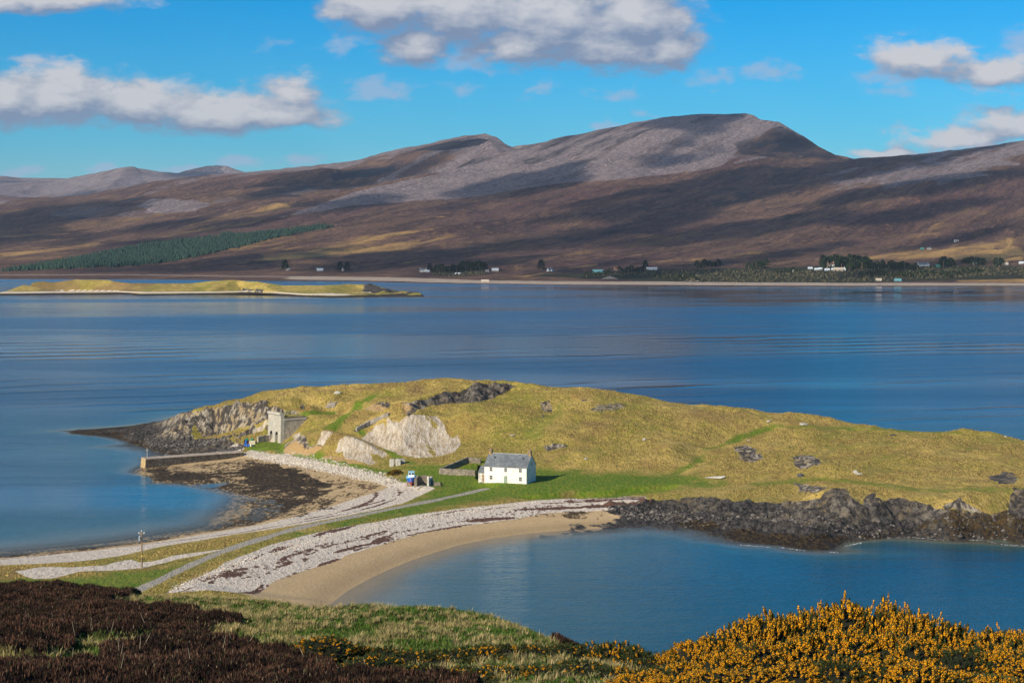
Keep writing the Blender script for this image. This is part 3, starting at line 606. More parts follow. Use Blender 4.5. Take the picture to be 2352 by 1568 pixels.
H = H + cl * ((ridged(XX, YY * .18, 6.0, 4, 63, .6) - .6) * 4.6 + (w1_ - .5) * 1.5 + (w2_ - .5) * .7)
H = H + land * (fbm(XX, YY, 34, 4, 71) - .5) * 3.0 * ss(H, 4.5, 11) * (1 - cl) + land * (fbm(XX, YY, 5.5, 4, 73, .62) - .5) * 1.15 * ss(H, 5, 7.5) * (1 - road) * (1 - .6 * np.clip(lush, 0, 1)) + land * (ridged(XX * .8 + YY * .35, YY * .8 - XX * .3, 26, 3, 76) - .6) * 3.0 * ss(H, 6.5, 11)
H = H + (weed > .4) * land * (fbm(XX, YY, 2.2, 3, 74) - .5) * .45 + scree * (ridged(XX + YY * .35, YY * .1, 7, 3, 75) - .6) * .55
H = H - .35 * strand * 0 + .0
H = np.where((_a > -.5) & (_a < 10.5) & (_b > .2) & (_b < 11.5), np.minimum(H, 13.6), H)
H = np.where((_a > -3) & (_a < 12) & (_b >= -1) & (_b < 16), np.minimum(H, 14.6 + .12 * np.maximum(_b - 10, 0)), H)
_L = pxy([(1470,1104),(1560,1074),(1610,1044),(1650,1010),(1700,988),(1800,976)]); _d, _ = seg_dist(XX, YY, _L); H = H - 2.0 * (1 - ss(_d, 0, 13)) * land * ss(H, 5, 8)
_L = pxy([(1200,1000),(1240,965),(1290,925)]); _d, _ = seg_dist(XX, YY, _L); H = H - 1.6 * (1 - ss(_d, 0, 11)) * land
# eroded turf edges above the beaches
for Ls, dz in (([(1330,1131),(1400,1128),(1440,1121),(1520,1116)], 1.1), ([(1235,1136),(1300,1131),(1330,1133)], .8)):
    L = pxy(Ls); s = sub(L, 8); d, _ = seg_dist(XX[s], YY[s], L); yl = np.interp(XX[s], [p[0] for p in L], [p[1] for p in L]); m = ss(7 - d, 0, 4) * ss(yl - YY[s] + N3[s] * 2, -.3, .5); H[s] -= m * dz * ss(d, -1, .5)
    M = np.zeros(H.shape); M[s] = (1 - ss(d, .5, 1.3)); heath = np.maximum(heath, M * 1.2)
# ground in front of the kiln stays level
_e1 = np.array([-5.6, 8.0]) / math.hypot(5.6, 8.0); _e2 = np.array([.82, .57]); _dx = XX + 84.0; _dy = YY - 652.0; _b = _dx * _e2[0] + _dy * _e2[1]; _a = _dx * _e1[0] + _dy * _e1[1]
_m = ss(_a, -4, -1) * (1 - ss(_a, 10, 14)) * (1 - ss(_b, -.4, 1.2)) * ss(_b, -14, -8); H = np.where(_m > 0, H * (1 - _m) + np.minimum(H, 4.7) * _m, H)
# building pads
def level(cx, cy, r, z, f=3):
    d = np.hypot(XX - cx, YY - cy); t = 1 - ss(d, r, r + f); H[:] = H * (1 - t) + z * t
level(1.5, 552, 9.5, 5.0, 5)
# the track lies on its own little bench
M = 1 - ss(seg_dist(XX, YY, w2(road_l))[0], 2, 5); H = H * (1 - M) + 3.6 * M

# darken nothing by hand: only the material masks go along
head_mat = headland_material()
def rel(a): return np.clip(a, 0, 1.3).ravel()
rock_c = rock
V = np.stack([XX.ravel(), YY.ravel(), H.ravel()], 1)
at_A = np.stack([rel(sand), rel(peb * (1 - .85 * np.clip(rockR,0,1))), rel(weed)], 1); at_B = np.stack([rel(rock), rel(scree), rel(lush)], 1)
at_C = np.stack([rel(heath), rel(road), rel(strand)], 1); at_D = np.stack([rel(orange), rel(darkrock), rel(wet)], 1)
keep = grid_quads(len(HX), len(HY))
head = link('ground', mesh_np('ground', V, keep, head_mat, {'mA': at_A, 'mB': at_B, 'mC': at_C, 'mD': at_D}))
struct(head, 'grassy peninsula with pebble and sand beaches and dark rocky shores')

# ------------------------------------------------------------------ water
wx = np.concatenate([[-14000,-9000,-6000,-4000,-2500,-1500,-900,-500,-300], np.arange(-236, 238, 2.0), [300,500,900,1500,2500,4000,6000,9000,14000]])
wy = np.concatenate([[-900,-300,0,150,260], np.arange(334, 850, 2.0), [950,1200,1600,2200,3000,4000,6000]])
WX, WY = np.meshgrid(wx, wy)
dep = np.where((WX >= -236) & (WX <= 237) & (WY >= 334) & (WY <= 849), -bil(H, HX, HY, WX, WY), 30.0)
dep = np.where((WY < 334) , 8.0, dep); dep = blur(dep, 1)
water = link('water', mesh_np('water', np.stack([WX.ravel(), WY.ravel(), np.zeros(WX.size)], 1), grid_quads(len(wx), len(wy)), water_material(), {'depth': dep.ravel()}))
struct(water, 'calm blue sea loch with long swell lines and slicks')

# tussocks over the whole peninsula turf
_r = np.random.default_rng(77); _n = 260000
_y = np.sqrt(_r.uniform(380**2, 735**2, _n)); _x = _r.uniform(-.29, .30, _n) * _y
_g = bil(np.clip(np.maximum.reduce([rock, scree, peb, sand, road, (H < 3.1) * 1.0]), 0, 1), HX, HY, _x, _y); _l = bil(np.clip(lush, 0, 1), HX, HY, _x, _y)
_k = (_g < .12) & (_r.random(_n) < (.95 - .75 * _l)) & (fbm(_x, _y, 11, 4, 401, .65) > .50); _x = _x[_k]; _y = _y[_k]; _l = _l[_k]; _n = len(_x); _z = bil(H, HX, HY, _x, _y)
_t = _r.random((_n, 1)); _cl = np.where(_t < .45, np.array([.40, .28, .085]), np.where(_t < .75, np.array([.20, .17, .035]), np.array([.16, .095, .035]))) * _r.uniform(.7, 1.15, (_n, 1)); _cl = _cl * (1 - _l[:, None]) + np.array([.11, .16, .015]) * _l[:, None]
_a = _r.uniform(0, 2 * np.pi, (_n, 1)) + np.arange(3) * 2.094; _w = _r.uniform(.16, .42, (_n, 1)); _h0 = _r.uniform(.14, .42, _n) * (1 - .5 * _l)
_B = np.stack([_x[:, None] + np.cos(_a) * _w, _y[:, None] + np.sin(_a) * _w, np.repeat((_z - .12)[:, None], 3, 1)], -1); _T = np.stack([_x, _y, _z + _h0], 1)[:, None]
_V = np.concatenate([_B, _T], 1).reshape(-1, 3); _b0 = (np.arange(_n) * 4)[:, None]; _F = np.concatenate([_b0 + np.array([[0, 1, 3]]), _b0 + np.array([[1, 2, 3]]), _b0 + np.array([[2, 0, 3]])])
tuss_mat = attr_mat('tussock'); struct(link('tussocks', mesh_np('tussocks', _V, _F, tuss_mat, {'Col': np.repeat(_cl, 4, axis=0)}, smooth=False)), 'straw and brown grass tussocks dotted over the peninsula', 'stuff', 'grass')
# ------------------------------------------------------------------ far shore, hills and mountains (angles x distance survey)
def FD(*t):   # (u, v, d) -> survey point in (azimuth, distance) with height
    return [((u - CX) * 2.0, d, und(u, v, d)[1]) for (u, v, d) in t]
shore = [(-500,641),(-200,641),(0,641),(200,641.5),(400,642),(600,645),(800,646),(950,649.5),(1100,652.5),(1300,655.5),(1600,657),(1900,658),(2352,658),(2900,658)]
f_shore = [((u - CX) * 2.0, unp(u, v, 0)[1], 0) for (u, v) in shore]
sea = [(x, 2600, -25) for x in range(-3600, 3700, 400)]
low = FD((-500,630,3650),(0,630,3650),(300,632,3600),(600,632,3550),(900,636,3400),(1200,640,3200),(1500,642,3150),(1800,640,3150),(2100,636,3200),(2352,632,3250),(2900,630,3250))
vil = FD((-500,612,4100),(0,615,4100),(300,618,4000),(600,618,3950),(900,620,3850),(1200,618,3750),(1500,612,3800),(1800,606,3850),(2100,602,3900),(2352,600,3900),(2900,598,3900))
s1 = FD((-500,585,4900),(0,585,4900),(200,585,4800),(400,580,4700),(650,575,4700),(900,572,4700),(1200,570,4700),(1500,566,4700),(1800,562,4700),(2100,560,4700),(2352,555,4700),(2900,550,4700))
s2 = FD((-500,550,5900),(0,550,5900),(200,545,5800),(400,535,5700),(650,528,5600),(900,520,5600),(1200,515,5600),(1500,508,5600),(1800,500,5600),(2100,490,5500),(2352,480,5400),(2900,470,5300))
s3 = FD((-500,510,7000),(0,515,7000),(150,512,6900),(300,500,6800),(450,495,6700),(600,480,6700),(800,468,6700),(1000,455,6700),(1200,442,6700),(1400,425,6800),(1600,420,6900),(1800,418,6900),(2000,410,6700),(2200,395,6500),(2352,385,6300),(2900,370,6300))
s4 = FD((-500,480,8000),(0,485,8000),(150,475,8000),(300,465,7900),(380,445,7900),(480,440,7800),(600,425,7700),(760,430,7700),(900,415,7700),(1050,400,7700),(1200,385,7700),(1400,360,7700),(1560,350,7700),(1700,350,7700),(1830,370,7700),(1935,385,7700),(2100,374,7600),(2352,352,7300),(2900,340,7300))
skl = FD((-500,470,8600),(-200,468,8600),(0,463,8600),(60,455,8600),(130,452,8600),(200,448,8600),(260,435,8700),(330,420,8800),(450,405,8900),(560,397,8900),(700,382,9000),(820,368,9000),(900,345,9200),(960,335,9300),(1020,322,9400),(1070,312,9400),(1115,307,9400),(1140,315,9300),(1160,330,9200),(1190,345,9000),
  (1240,338,8900),(1290,315,8900),(1350,306,8900),(1400,293,8900),(1450,282,8900),(1520,270,8900),(1600,262,8800),(1655,262,8750),(1710,259,8700),(1722,262,8700),(1745,275,8600),(1785,279,8550),(1830,305,8500),(1880,338,8450),(1935,366,8400),(2000,362,8400),(2100,355,8300),(2200,343,8200),(2352,323,8100),(2500,312,8000),(2900,300,8000))
esc_t = FD((770,405,8500),(830,392,8550),(900,372,8600),(960,352,8750),(1020,336,8900),(1075,322,9000),(1120,318,9000))
esc_b = FD((780,425,8250),(850,420,8250),(920,412,8250),(1000,398,8350),(1080,375,8500),(1150,352,8650))
esc2t = FD((640,400,8300),(700,392,8400),(760,388,8500),(800,398,8400)); esc2b = FD((560,440,7950),(660,428,8000),(740,424,8050),(800,430,8000))
gully = FD((230,475,7600),(255,505,7000),(285,535,6300),(300,548,6000))
rdg = FD((150,500,7300),(190,515,6900),(60,530,6500))
back = [(p[0], p[1] + 900, p[2] - 200) for p in skl]; back_n = [(p[0], p[1] + 90, p[2] - 14) for p in skl]
back2 = [(x, 12500, -80) for x in range(-3600, 3700, 400)]
AX = np.arange(-3200, 3200, 3.4); AY = np.concatenate([np.arange(2850, 4300, 7.0), np.arange(4300, 9600, 14.0), np.arange(9600, 11200, 60)])
FZ = tin([f_shore, low, vil, s1, s2, s3, s4, skl, esc_t, esc_b, esc2t, esc2b, gully, back, back_n], sea + back2 + rdg, AX, AY)
FZ = blur(FZ, 3)
SS, DD = np.meshgrid(AX, AY)
kx = 1.0 / (F * CA) / 2.0
FX = SS * kx * DD; FY = DD
crest = np.interp(AX, [p[0] for p in skl], [p[1] for p in skl])[None, :]; cf = 1 - .85 * ss(DD, crest - 900, crest - 120) * (1 - ss(DD, crest + 200, crest + 500)); amp = ss(FZ, 5, 120) * cf
ST = .44 * FX + .9 * FY; SB = .9 * FX - .44 * FY
N_a = ridged(ST * .5, SB, 900, 5, 81, .5) - .6; N_b = fbm(FX, FY * .7, 160, 5, 85, .6) - .5
FZ = FZ + amp * (N_a * 34 + N_b * 16 + (ridged(ST * .16, SB, 260, 5, 83, .55) - .6) * 34) + ss(FZ, 1, 12) * (fbm(FX, FY, 60, 4, 88) - .5) * 9
crag = ridged(ST * .3, SB, 170, 5, 91, .6)
highm = ss(FZ, 230, 420)
FZ = FZ + highm * cf * (crag - .62) * 20
fu = CX + SS / 2.0
tanel = (FZ - CAM_Z) / DD; fv = CY - F * (tanel * CA + SA) / (CA - tanel * SA)      # where each point is seen, only to read my survey back
def fmask(Lst, fe=1.0, na=22):
    M = np.zeros(FZ.shape); nz = (fbm(ST * .16, SB, 240, 5, 95, .6) - .5) * na * 2.2
    us = [p[0] for p in Lst]; vs = [p[1] for p in Lst]
    s = (fu > min(us) - 40) & (fu < max(us) + 40) & (fv > min(vs) - 25) & (fv < max(vs) + 25)
    x, y = fu[s] * .25, fv[s]; L = [(a * .25, b) for a, b in Lst]
    d, _ = seg_dist(x, y, L, True); d = np.where(inside(x, y, L), d, -d) + nz[s] * .3; M[s] = ss(d, -3 * fe, 3 * fe); return M
gxx = np.gradient(FZ, axis=0) / np.gradient(FY, axis=0)
n_s = fbm(ST * .3, SB, 500, 5, 101, .62); n_t = fbm(ST * .14, SB, 200, 6, 103, .65)
fscree = ss(FZ + (n_s - .5) * 700, 200, 470) * .66 + .15 * (ss(crag, .62, .8))
fscree = np.maximum.reduce([fscree, fmask([(1190,350),(1400,300),(1700,275),(1780,285),(1700,330),(1650,380),(1550,400),(1300,420),(1100,450),(800,470),(640,500),(820,440),(1000,400)]) * .85,
    fmask([(1990,412),(2100,400),(2250,398),(2290,402),(2200,412),(2050,416)], .5, 8) * 1.1, fmask([(310,470),(340,452),(420,455),(500,470),(460,490),(340,490)]) * .8, fmask([(2250,365),(2352,372),(2352,385),(2240,382)], .6) * .7,
    fmask([(2040,612),(2120,590),(2230,570),(2240,575),(2120,602),(2060,618)], .4, 10) * .7, fmask([(60,480),(200,470),(330,470),(360,500),(150,505)]) * .5])
fscree *= ss(FZ, 20, 60)
ftaw_sun = .50 * ss(n_t, .50, .68) * (1 - ss(FZ, 180, 420))
for P in ([(1000,560),(1150,545),(1320,525),(1300,545),(1180,570),(1050,580)], [(560,580),(800,545),(1000,520),(1050,540),(900,580),(650,600)], [(1450,590),(1560,565),(1700,560),(1750,580),(1600,600),(1480,605)], [(1640,480),(1760,465),(1880,455),(1850,475),(1740,485)],
          [(1850,560),(2100,535),(2352,520),(2352,600),(2100,600),(1950,600)], [(300,560),(500,500),(640,470),(700,480),(560,520),(400,560)], [(0,560),(150,545),(260,560),(120,595),(0,600)], [(1100,620),(1250,608),(1380,600),(1350,612),(1240,622)], [(2130,640),(2352,628),(2352,645),(2150,645)]):
    ftaw_sun = np.maximum(ftaw_sun, fmask(P, 1.2, 30) * (.30 + 2.2 * (n_t - .42)))  # tawny patches with the gold of sunlit slopes put into the colour
bare = np.maximum.reduce([fmask([(1180,640),(1240,625),(1290,615),(1380,604),(1370,612),(1290,618),(1240,632)], .4, 6), fmask([(2190,642),(2240,628),(2270,632),(2300,636),(2352,630),(2352,648),(2200,648)], .5, 6)])
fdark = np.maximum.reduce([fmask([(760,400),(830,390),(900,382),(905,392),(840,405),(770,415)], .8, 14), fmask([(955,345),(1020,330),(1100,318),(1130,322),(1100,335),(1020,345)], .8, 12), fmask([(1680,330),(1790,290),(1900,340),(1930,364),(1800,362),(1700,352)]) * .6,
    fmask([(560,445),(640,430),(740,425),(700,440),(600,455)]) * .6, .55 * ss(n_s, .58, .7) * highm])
fgreen = np.maximum.reduce([fmask([(1200,632),(1500,618),(1800,612),(2000,604),(2352,612),(2352,640),(1900,652),(1500,648),(1300,640)], 1.0, 10) * .75, fmask([(400,640),(600,628),(900,625),(1100,640),(900,640)], 1, 8) * .35])
fsand = ss(3.2 - FZ, 0, 1.2) * ss(FZ, .3, .9) * ss(fu, 560, 760); fsand = np.maximum(fsand, ss(5 - FZ, 0, 3) * ss(FZ, .8, 2) * .5)
fsand = np.maximum(fsand, fmask([(1375,641),(1400,633),(1425,641)], .3, 4) * .9); fsand = np.maximum(fsand, fmask([(1528,633),(1600,630),(1618,633),(1560,637)], .3, 4) * .9); fsand = np.maximum(fsand, fmask([(1560,645),(1605,643),(1605,646)], .3, 2) * .9)
FA = np.stack([rel(fscree), rel(np.maximum(ftaw_sun, bare * .9)), rel(fdark)], 1); FB = np.stack([rel(fgreen), rel(fsand), rel(fsand * 0)], 1)
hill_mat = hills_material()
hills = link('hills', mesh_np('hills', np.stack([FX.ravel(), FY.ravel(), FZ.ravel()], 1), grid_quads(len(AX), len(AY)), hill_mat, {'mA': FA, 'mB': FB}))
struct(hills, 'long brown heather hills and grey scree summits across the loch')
def fbil(s_, d_):
    j = np.clip((np.asarray(s_, float) - AX[0]) / 3.4, 0, len(AX) - 1.001); i = np.clip(np.interp(d_, AY, np.arange(len(AY))), 0, len(AY) - 1.001)
    i0 = i.astype(int); j0 = j.astype(int); fi = i - i0; fj = j - j0
    return (FZ[i0, j0]*(1-fj) + FZ[i0, j0+1]*fj)*(1-fi) + (FZ[i0+1, j0]*(1-fj) + FZ[i0+1, j0+1]*fj)*fi
def fh(x, y): return fbil(np.asarray(x) / (kx * np.asarray(y)), y)
def fat(u, v, dmin=3000):
    ys = np.arange(dmin, 9300, 3.0); dx, dy, dz = ray(u, v); xs = dx / dy * ys; zs = CAM_Z + dz / dy * ys
    hs = fh(xs, ys); k = np.where(zs <= hs)[0]; i = k[0] if len(k) else len(ys) - 1
    return float(xs[i]), float(ys[i]), float(hs[i])

# distant mountains
m1 = FD((-700,420,15500),(-300,392,15500),(-100,388,15500),(0,402,15200),(25,405,15000),(60,414,15000),(85,418,15000),(120,411,15000),(150,409,15000),(190,412,15000),(222,409,14500),(255,395,14300),(280,384,14200),(310,380,14200),(322,384,14300),(345,395,14600),(375,402,15000),(400,399,15300),(430,391,15500),(470,385,15500),(503,378,15500),(528,381,15500),(550,389,15500),(572,398,15500),(640,420,15500),(900,460,15500))
m0 = FD((-700,500,12000),(-100,505,12000),(80,505,12000),(200,500,12000),(400,495,12000),(640,495,12000),(900,500,12000))
spur = FD((290,392,13900),(250,425,13000),(190,470,12200)); spur2 = FD((330,400,13900),(350,440,13000)); spur3 = FD((120,416,14500),(60,465,12500)); spur4 = FD((-10,412,14600),(-60,465,12500))
mb = [(p[0], 17500, -50) for p in m1]; mb2 = [(p[0], p[1] + 160, p[2] - 60) for p in m1]
MX = np.arange(-3600, -400, 3.4); MY = np.arange(11900, 17000, 34.0)
MZ = blur(tin([m1, m0, spur, spur2, spur3, spur4, mb, mb2], [], MX, MY), 1); ms, md = np.meshgrid(MX, MY); mx = ms * kx * md
cr_ = ridged(mx, md * .5, 1500, 6, 111, .55); MZ = MZ + (cr_ - .62) * 150 * ss(MZ, 100, 500) * (1 - .8 * ss(md, 13600, 14300)) + (fbm(mx, md, 220, 5, 113) - .5) * 22
msc = np.clip(.25 + ss(MZ + (fbm(mx, md, 900, 4, 114) - .5) * 500, 200, 500) * .8, 0, 1)
mts = link('mountains', mesh_np('mountains', np.stack([mx.ravel(), md.ravel(), MZ.ravel()], 1), grid_quads(len(MX), len(MY)), hill_mat,
     {'mA': np.stack([msc.ravel(), msc.ravel() * 0 + .2, (1 - msc.ravel()) * .3], 1), 'mB': np.zeros((mx.size, 3))}))
struct(mts, 'pale scree mountains far behind the hills')

# ------------------------------------------------------------------ low island in the loch
fr = LZ(0, (12,668),(45,669),(150,671.5),(260,672.5),(300,676),(480,677),(520,676),(600,675),(690,681),(740,683.5),(790,682.5),(860,680.5),(920,676.5),(968,673.5))
ri = [(und(u, v, d)[0], d, und(u, v, d)[1]) for (u, v, d) in ((40,666,2500),(57,654,2540),(75,648,2560),(100,644,2570),(175,641.5,2580),(250,643,2570),(300,650,2550),(375,650.5,2550),(437,650,2550),(487,644,2540),(540,643,2540),(588,643.5,2520),(603,653,2510),(651,655,2510),(746,655,2500),(801,650.5,2490),(851,652,2480),(866,659,2470),(888,663,2460),(926,668.5,2440),(966,672.5,2420))]
bk = [(x - 4, y + 90, 0) for (x, y, z) in ri]
md_ = LZ(3.2, (60,667),(150,669),(260,668),(330,671),(480,670),(560,668),(640,671),(700,675),(780,676),(860,671),(900,671))
IX = np.arange(-760, -80, 1.6); IY = np.arange(2310, 2720, 2.5)
IZ = tin([fr, ri, bk, md_], [(x, y, -8) for x in range(-760, -60, 60) for y in (2300, 2720)], IX, IY); IZ = blur(IZ, 2)
IXX, IYY = np.meshgrid(IX, IY); isl = ss(IZ, 0, 1.5)
east = ss(IXX, -215, -190) * 1.3 + (1 - ss(np.abs(IXX + 362), 10, 34)) * .8 * ss(9 - IZ, 0, 3) * (IYY < 2530)
irock = np.clip(ss(1.6 - IZ, 0, .4) + ss(1.9 - IZ + (fbm(IXX, IYY, 30, 3, 121) - .5) * 2, 0, .8) + east * (fbm(IXX, IYY, 18, 3, 122) > .47) * 1.0, 0, 1)
IZ = IZ + isl * ((fbm(IXX, IYY, 60, 4, 123) - .5) * 3.5 * ss(IZ, 3, 8) + irock * (ridged(IXX, IYY, 16, 4, 124) - .6) * 5 * ss(IZ, .3, 3))
isand = ss(3.7 - IZ, 0, .6) * ss(IZ, 1.6, 2.4) * (fbm(IXX, IYY, 90, 3, 125) > .40) * .8
iheath = ss(fbm(IXX, IYY, 110, 4, 126), .5, .62) * (1 - ss(IXX, -500, -380)) * .9 + .3 * ss(fbm(IXX, IYY, 60, 4, 127), .5, .62)
ilush = ss(IXX, -520, -430) * .30 * (1 - iheath)
z0 = np.zeros(IZ.size)
isle = link('island', mesh_np('island', np.stack([IXX.ravel(), IYY.ravel(), IZ.ravel()], 1), grid_quads(len(IX), len(IY)), head_mat,
    {'mA': np.stack([z0, rel(isand), rel(irock * .8 * ss(2 - IZ, 0, 1))], 1), 'mB': np.stack([rel(irock), z0, rel(ilush)], 1), 'mC': np.stack([rel(iheath), z0, z0], 1), 'mD': np.stack([z0, rel(irock * 1.2), z0], 1)}))
struct(isle, 'low tawny island with a thin white beach and dark rocky end')

# ------------------------------------------------------------------ clouds above and behind the view: their shadows lie on the hills
def dark_target(u, v):
    """how strongly the hillside seen there lies in cloud shadow, -1 sun .. 1 shade"""
    D = np.full(np.shape(u), -.35)
    E = [(100,500,170,35,1),(30,530,120,30,.9),(300,570,170,16,.5),(600,505,200,18,.55),(820,470,130,18,.9),(1180,440,190,34,1.2),(1060,478,130,18,.8),(1300,415,60,30,1.0),(900,505,110,14,.5),
         (1500,440,250,14,.8),(1700,400,120,16,.6),(1900,400,260,22,1.0),(2150,430,260,18,1.0),(1500,480,330,24,1.1),(2050,500,200,17,.9),(1350,545,260,16,.8),(1700,530,330,20,1.0),(950,598,420,22,1.0),(500,612,420,14,1.0),
         (1750,600,220,12,.8),(2150,612,260,10,.9),(1400,612,260,14,.9),(2250,540,120,7,.7),(2100,575,110,8,.7),(1620,268,140,16,1.1),(1500,283,110,10,.7),(1820,330,70,28,.7),(1550,375,100,12,.5),(620,450,90,14,.7),(180,560,80,14,.6),(800,420,60,14,.5),(2000,455,150,10,.8),(2250,345,60,10,.4),(470,385,90,20,1.2),(380,520,140,12,.6),(1000,632,420,16,1.0),(1500,632,480,15,1.5),(120,640,400,10,.7)]
    for (a, b, ra, rb, s_) in E:
        r = np.hypot((u - a) / ra, (v - b + .15 * (u - a)) / rb); D = np.maximum(D, s_ * (1 - r * .85))
    for (a, b, ra, rb, s_) in [(1130,548,130,14,1),(800,560,190,13,.9),(1600,578,130,14,1),(1770,470,120,10,.9),(2150,590,180,12,.6),(1280,525,120,9,.6),(560,485,120,12,.5),(1400,390,90,14,.5),(1750,505,70,7,.5),(700,505,100,8,.5),(2050,545,120,9,.8),(1000,575,120,8,.8)]:
        r = np.hypot((u - a) / ra, (v - b + .15 * (u - a)) / rb); D = D - s_ * np.clip(1 - r, 0, 1) * 1.6
    return D
CZ = 2000.0; cs = 34.0
tanS = math.tan(SUN_EL)
cxs = np.arange(-7500, 2500, cs); cys = np.arange(250, 13500, cs); CXX, CYY = np.meshgrid(cxs, cys)
hit = np.full(CXX.shape, np.nan); done = np.zeros(CXX.shape, bool); hu = np.zeros(CXX.shape); hv = np.zeros(CXX.shape); hx_ = CXX.copy(); hy_ = CYY.copy()
for zt in np.arange(1000, -1, -12.0):
    L_ = (CZ - zt) / tanS; px = CXX - SUN_H.x * L_; py = CYY - SUN_H.y * L_
    near_ = (py > 2900) & (py < 11000) & (np.abs(px / np.maximum(py, 1)) < .38)
    g_ = np.where(near_, fh(px, np.clip(py, 2900, 11000)), -99)
    far_ = (py > 12000) & (py < 16500) & (px < -.05 * py)
    if far_.any():
        s2_ = px / (kx * np.maximum(py, 1)); jj = np.clip(((s2_ - MX[0]) / 3.4).astype(int), 0, len(MX)-1); ii = np.clip(((py - MY[0]) / 34).astype(int), 0, len(MY)-1); g_ = np.where(far_, MZ[ii, jj], g_)
    n_ = (~done) & (g_ >= zt)
    te = (zt - CAM_Z) / np.maximum(py, 1); hv[n_] = (CY - F * (te * CA + SA) / (CA - te * SA))[n_]; hu[n_] = (CX + px / (np.maximum(py, 1) * kx) / 2)[n_]; hx_[n_] = px[n_]; hy_[n_] = py[n_]; done |= n_
D = np.where(done, dark_target(hu, hv), -1.0)
_st = .44 * hx_ + .9 * hy_; _sb = .9 * hx_ - .44 * hy_
D = D + 1.9 * (fbm(_st * .22, _sb, 420, 5, 131, .6) - .5) + .5 * (fbm(CXX, CYY, 260, 3, 133) - .5)
D = blur(np.where(done, D, -1), 1)
m_, nt_, b_, o_ = new_mat('cloud_vapour'); nt_.links.new(sstep(nt_, attr(nt_, 'thick').outputs['Fac'], 0.0, .42, 0.0, .52), b_.inputs['Alpha']); b_.inputs['Base Color'].default_value = (.9, .9, .92, 1); b_.inputs['Roughness'].default_value = 1
THR = -.12
on = D > THR; idx = -np.ones(D.shape, int)
cell = on[:-1, :-1] & on[1:, :-1] & on[:-1, 1:] & on[1:, 1:]
used = np.zeros(D.shape, bool); used[:-1, :-1] |= cell; used[1:, :-1] |= cell; used[:-1, 1:] |= cell; used[1:, 1:] |= cell
idx[used] = np.arange(used.sum()); nV = int(used.sum()); th = np.clip((D - THR) * 260, 2, 220)[used]
bump_ = (fbm(CXX, CYY, 120, 3, 137) - .3)[used]
Vt = np.stack([CXX[used], CYY[used], CZ + th * (.3 + bump_)], 1); Vb = np.stack([CXX[used], CYY[used], CZ - 2 - th * .12], 1)
ci, cj = np.where(cell); q = np.stack([idx[ci, cj], idx[ci, cj+1], idx[ci+1, cj+1], idx[ci+1, cj]], 1)
clouds = link('clouds', mesh_np('clouds', np.concatenate([Vt, Vb]), np.concatenate([q, q[:, ::-1] + nV]), m_, {'thick': np.tile((D - THR)[used], 2)}))
struct(clouds, 'broken cloud layer high above the view that shades the far hills', 'stuff', 'cloud')
# ------------------------------------------------------------------ near hillside with heather, grass and gorse
kq = 1.0 / (F * CA)
def FN(*t): return [((u - CX), d * 12.0, und(u, v, d)[1]) for (u, v, d) in t]
def FW(y, *t): return [(x / y / kq, y * 12.0, z) for (x, z) in t]
n0_ = FN((-900,2500,20),(-300,2500,20),(600,2500,20),(1300,2500,20),(2000,2500,20),(3200,2500,20))
n1_ = FN((-900,1600,52),(-300,1600,52),(300,1590,54),(700,1600,54),(1100,1612,54),(1500,1625,52),(1900,1650,50),(2352,1690,48),(3200,1720,46))
n2_ = FN((-900,1480,72),(-300,1480,72),(150,1482,72),(450,1480,74),(700,1500,72),(1000,1500,72),(1250,1515,70),(1500,1550,64),(1800,1545,62),(2100,1540,62),(2352,1560,60),(3200,1600,58))
n3_ = FN((-900,1405,94),(-300,1405,94),(100,1408,94),(350,1410,92),(600,1425,88),(900,1435,84),(1150,1455,82),(1300,1495,78),(1500,1540,70),(1750,1520,68),(1950,1500,68),(2200,1525,66),(2352,1550,65),(3200,1600,62))
n4_ = FN((-900,1350,118),(-300,1352,118),(0,1359,116),(200,1365,114),(340,1372,112),(480,1381,108),(600,1388,104),(700,1395,100),(760,1396,98),(850,1393,96),(1000,1397,95),(1080,1408,93),(1150,1426,91),(1220,1452,88),(1285,1488,84),(1400,1535,78),(1500,1570,74),(1750,1560,72),(1950,1535,73),(2200,1560,71),(2352,1590,70),(3200,1650,68))
b1_ = FN((-900,1420,135),(0,1420,135),(340,1430,130),(760,1470,115),(1000,1470,112),(1150,1510,108),(1285,1580,100),(1500,1680,92),(1950,1660,88),(2352,1700,84),(3200,1750,82))
b2_ = FW(190, (-120,27),(-40,26),(0,24),(40,20),(120,16),(200,14)); b3_ = FW(270, (-160,13),(-50,10),(-20,4),(10,-3),(120,-8),(240,-9)); b4_ = FW(345, (-200,7),(-70,5),(-55,1),(-30,-5),(60,-9),(300,-10))
GX = np.arange(-420, 2760, 3.0) - CX; GY = np.concatenate([np.arange(22, 50, .5), np.arange(50, 122, .22), np.arange(122, 352, 2.5)]) * 12.0
GZ = tin([n0_, n1_, n2_, n3_, n4_, b1_, b2_, b3_, b4_], [], GX, GY)
for _ in range(26): GZ = blur(GZ, 1)
gs, gd = np.meshgrid(GX, GY / 12.0); gxw = gs * kq * gd; gyw = gd
te = (GZ - CAM_Z) / gd; gv = CY - F * (te * CA + SA) / (CA - te * SA); gu = gs + CX
def gm(L, fe=6, na=60):
    nz = (fbm(gxw, gyw, 3.2, 4, 201, .6) - .5) * na; x, y = gu, gv * 1.6; LL = [(a, b * 1.6) for a, b in L]
    d, _ = seg_dist(x, y, LL, True); d = np.where(inside(x, y, LL), d, -d) + nz; return ss(d, -fe, fe)
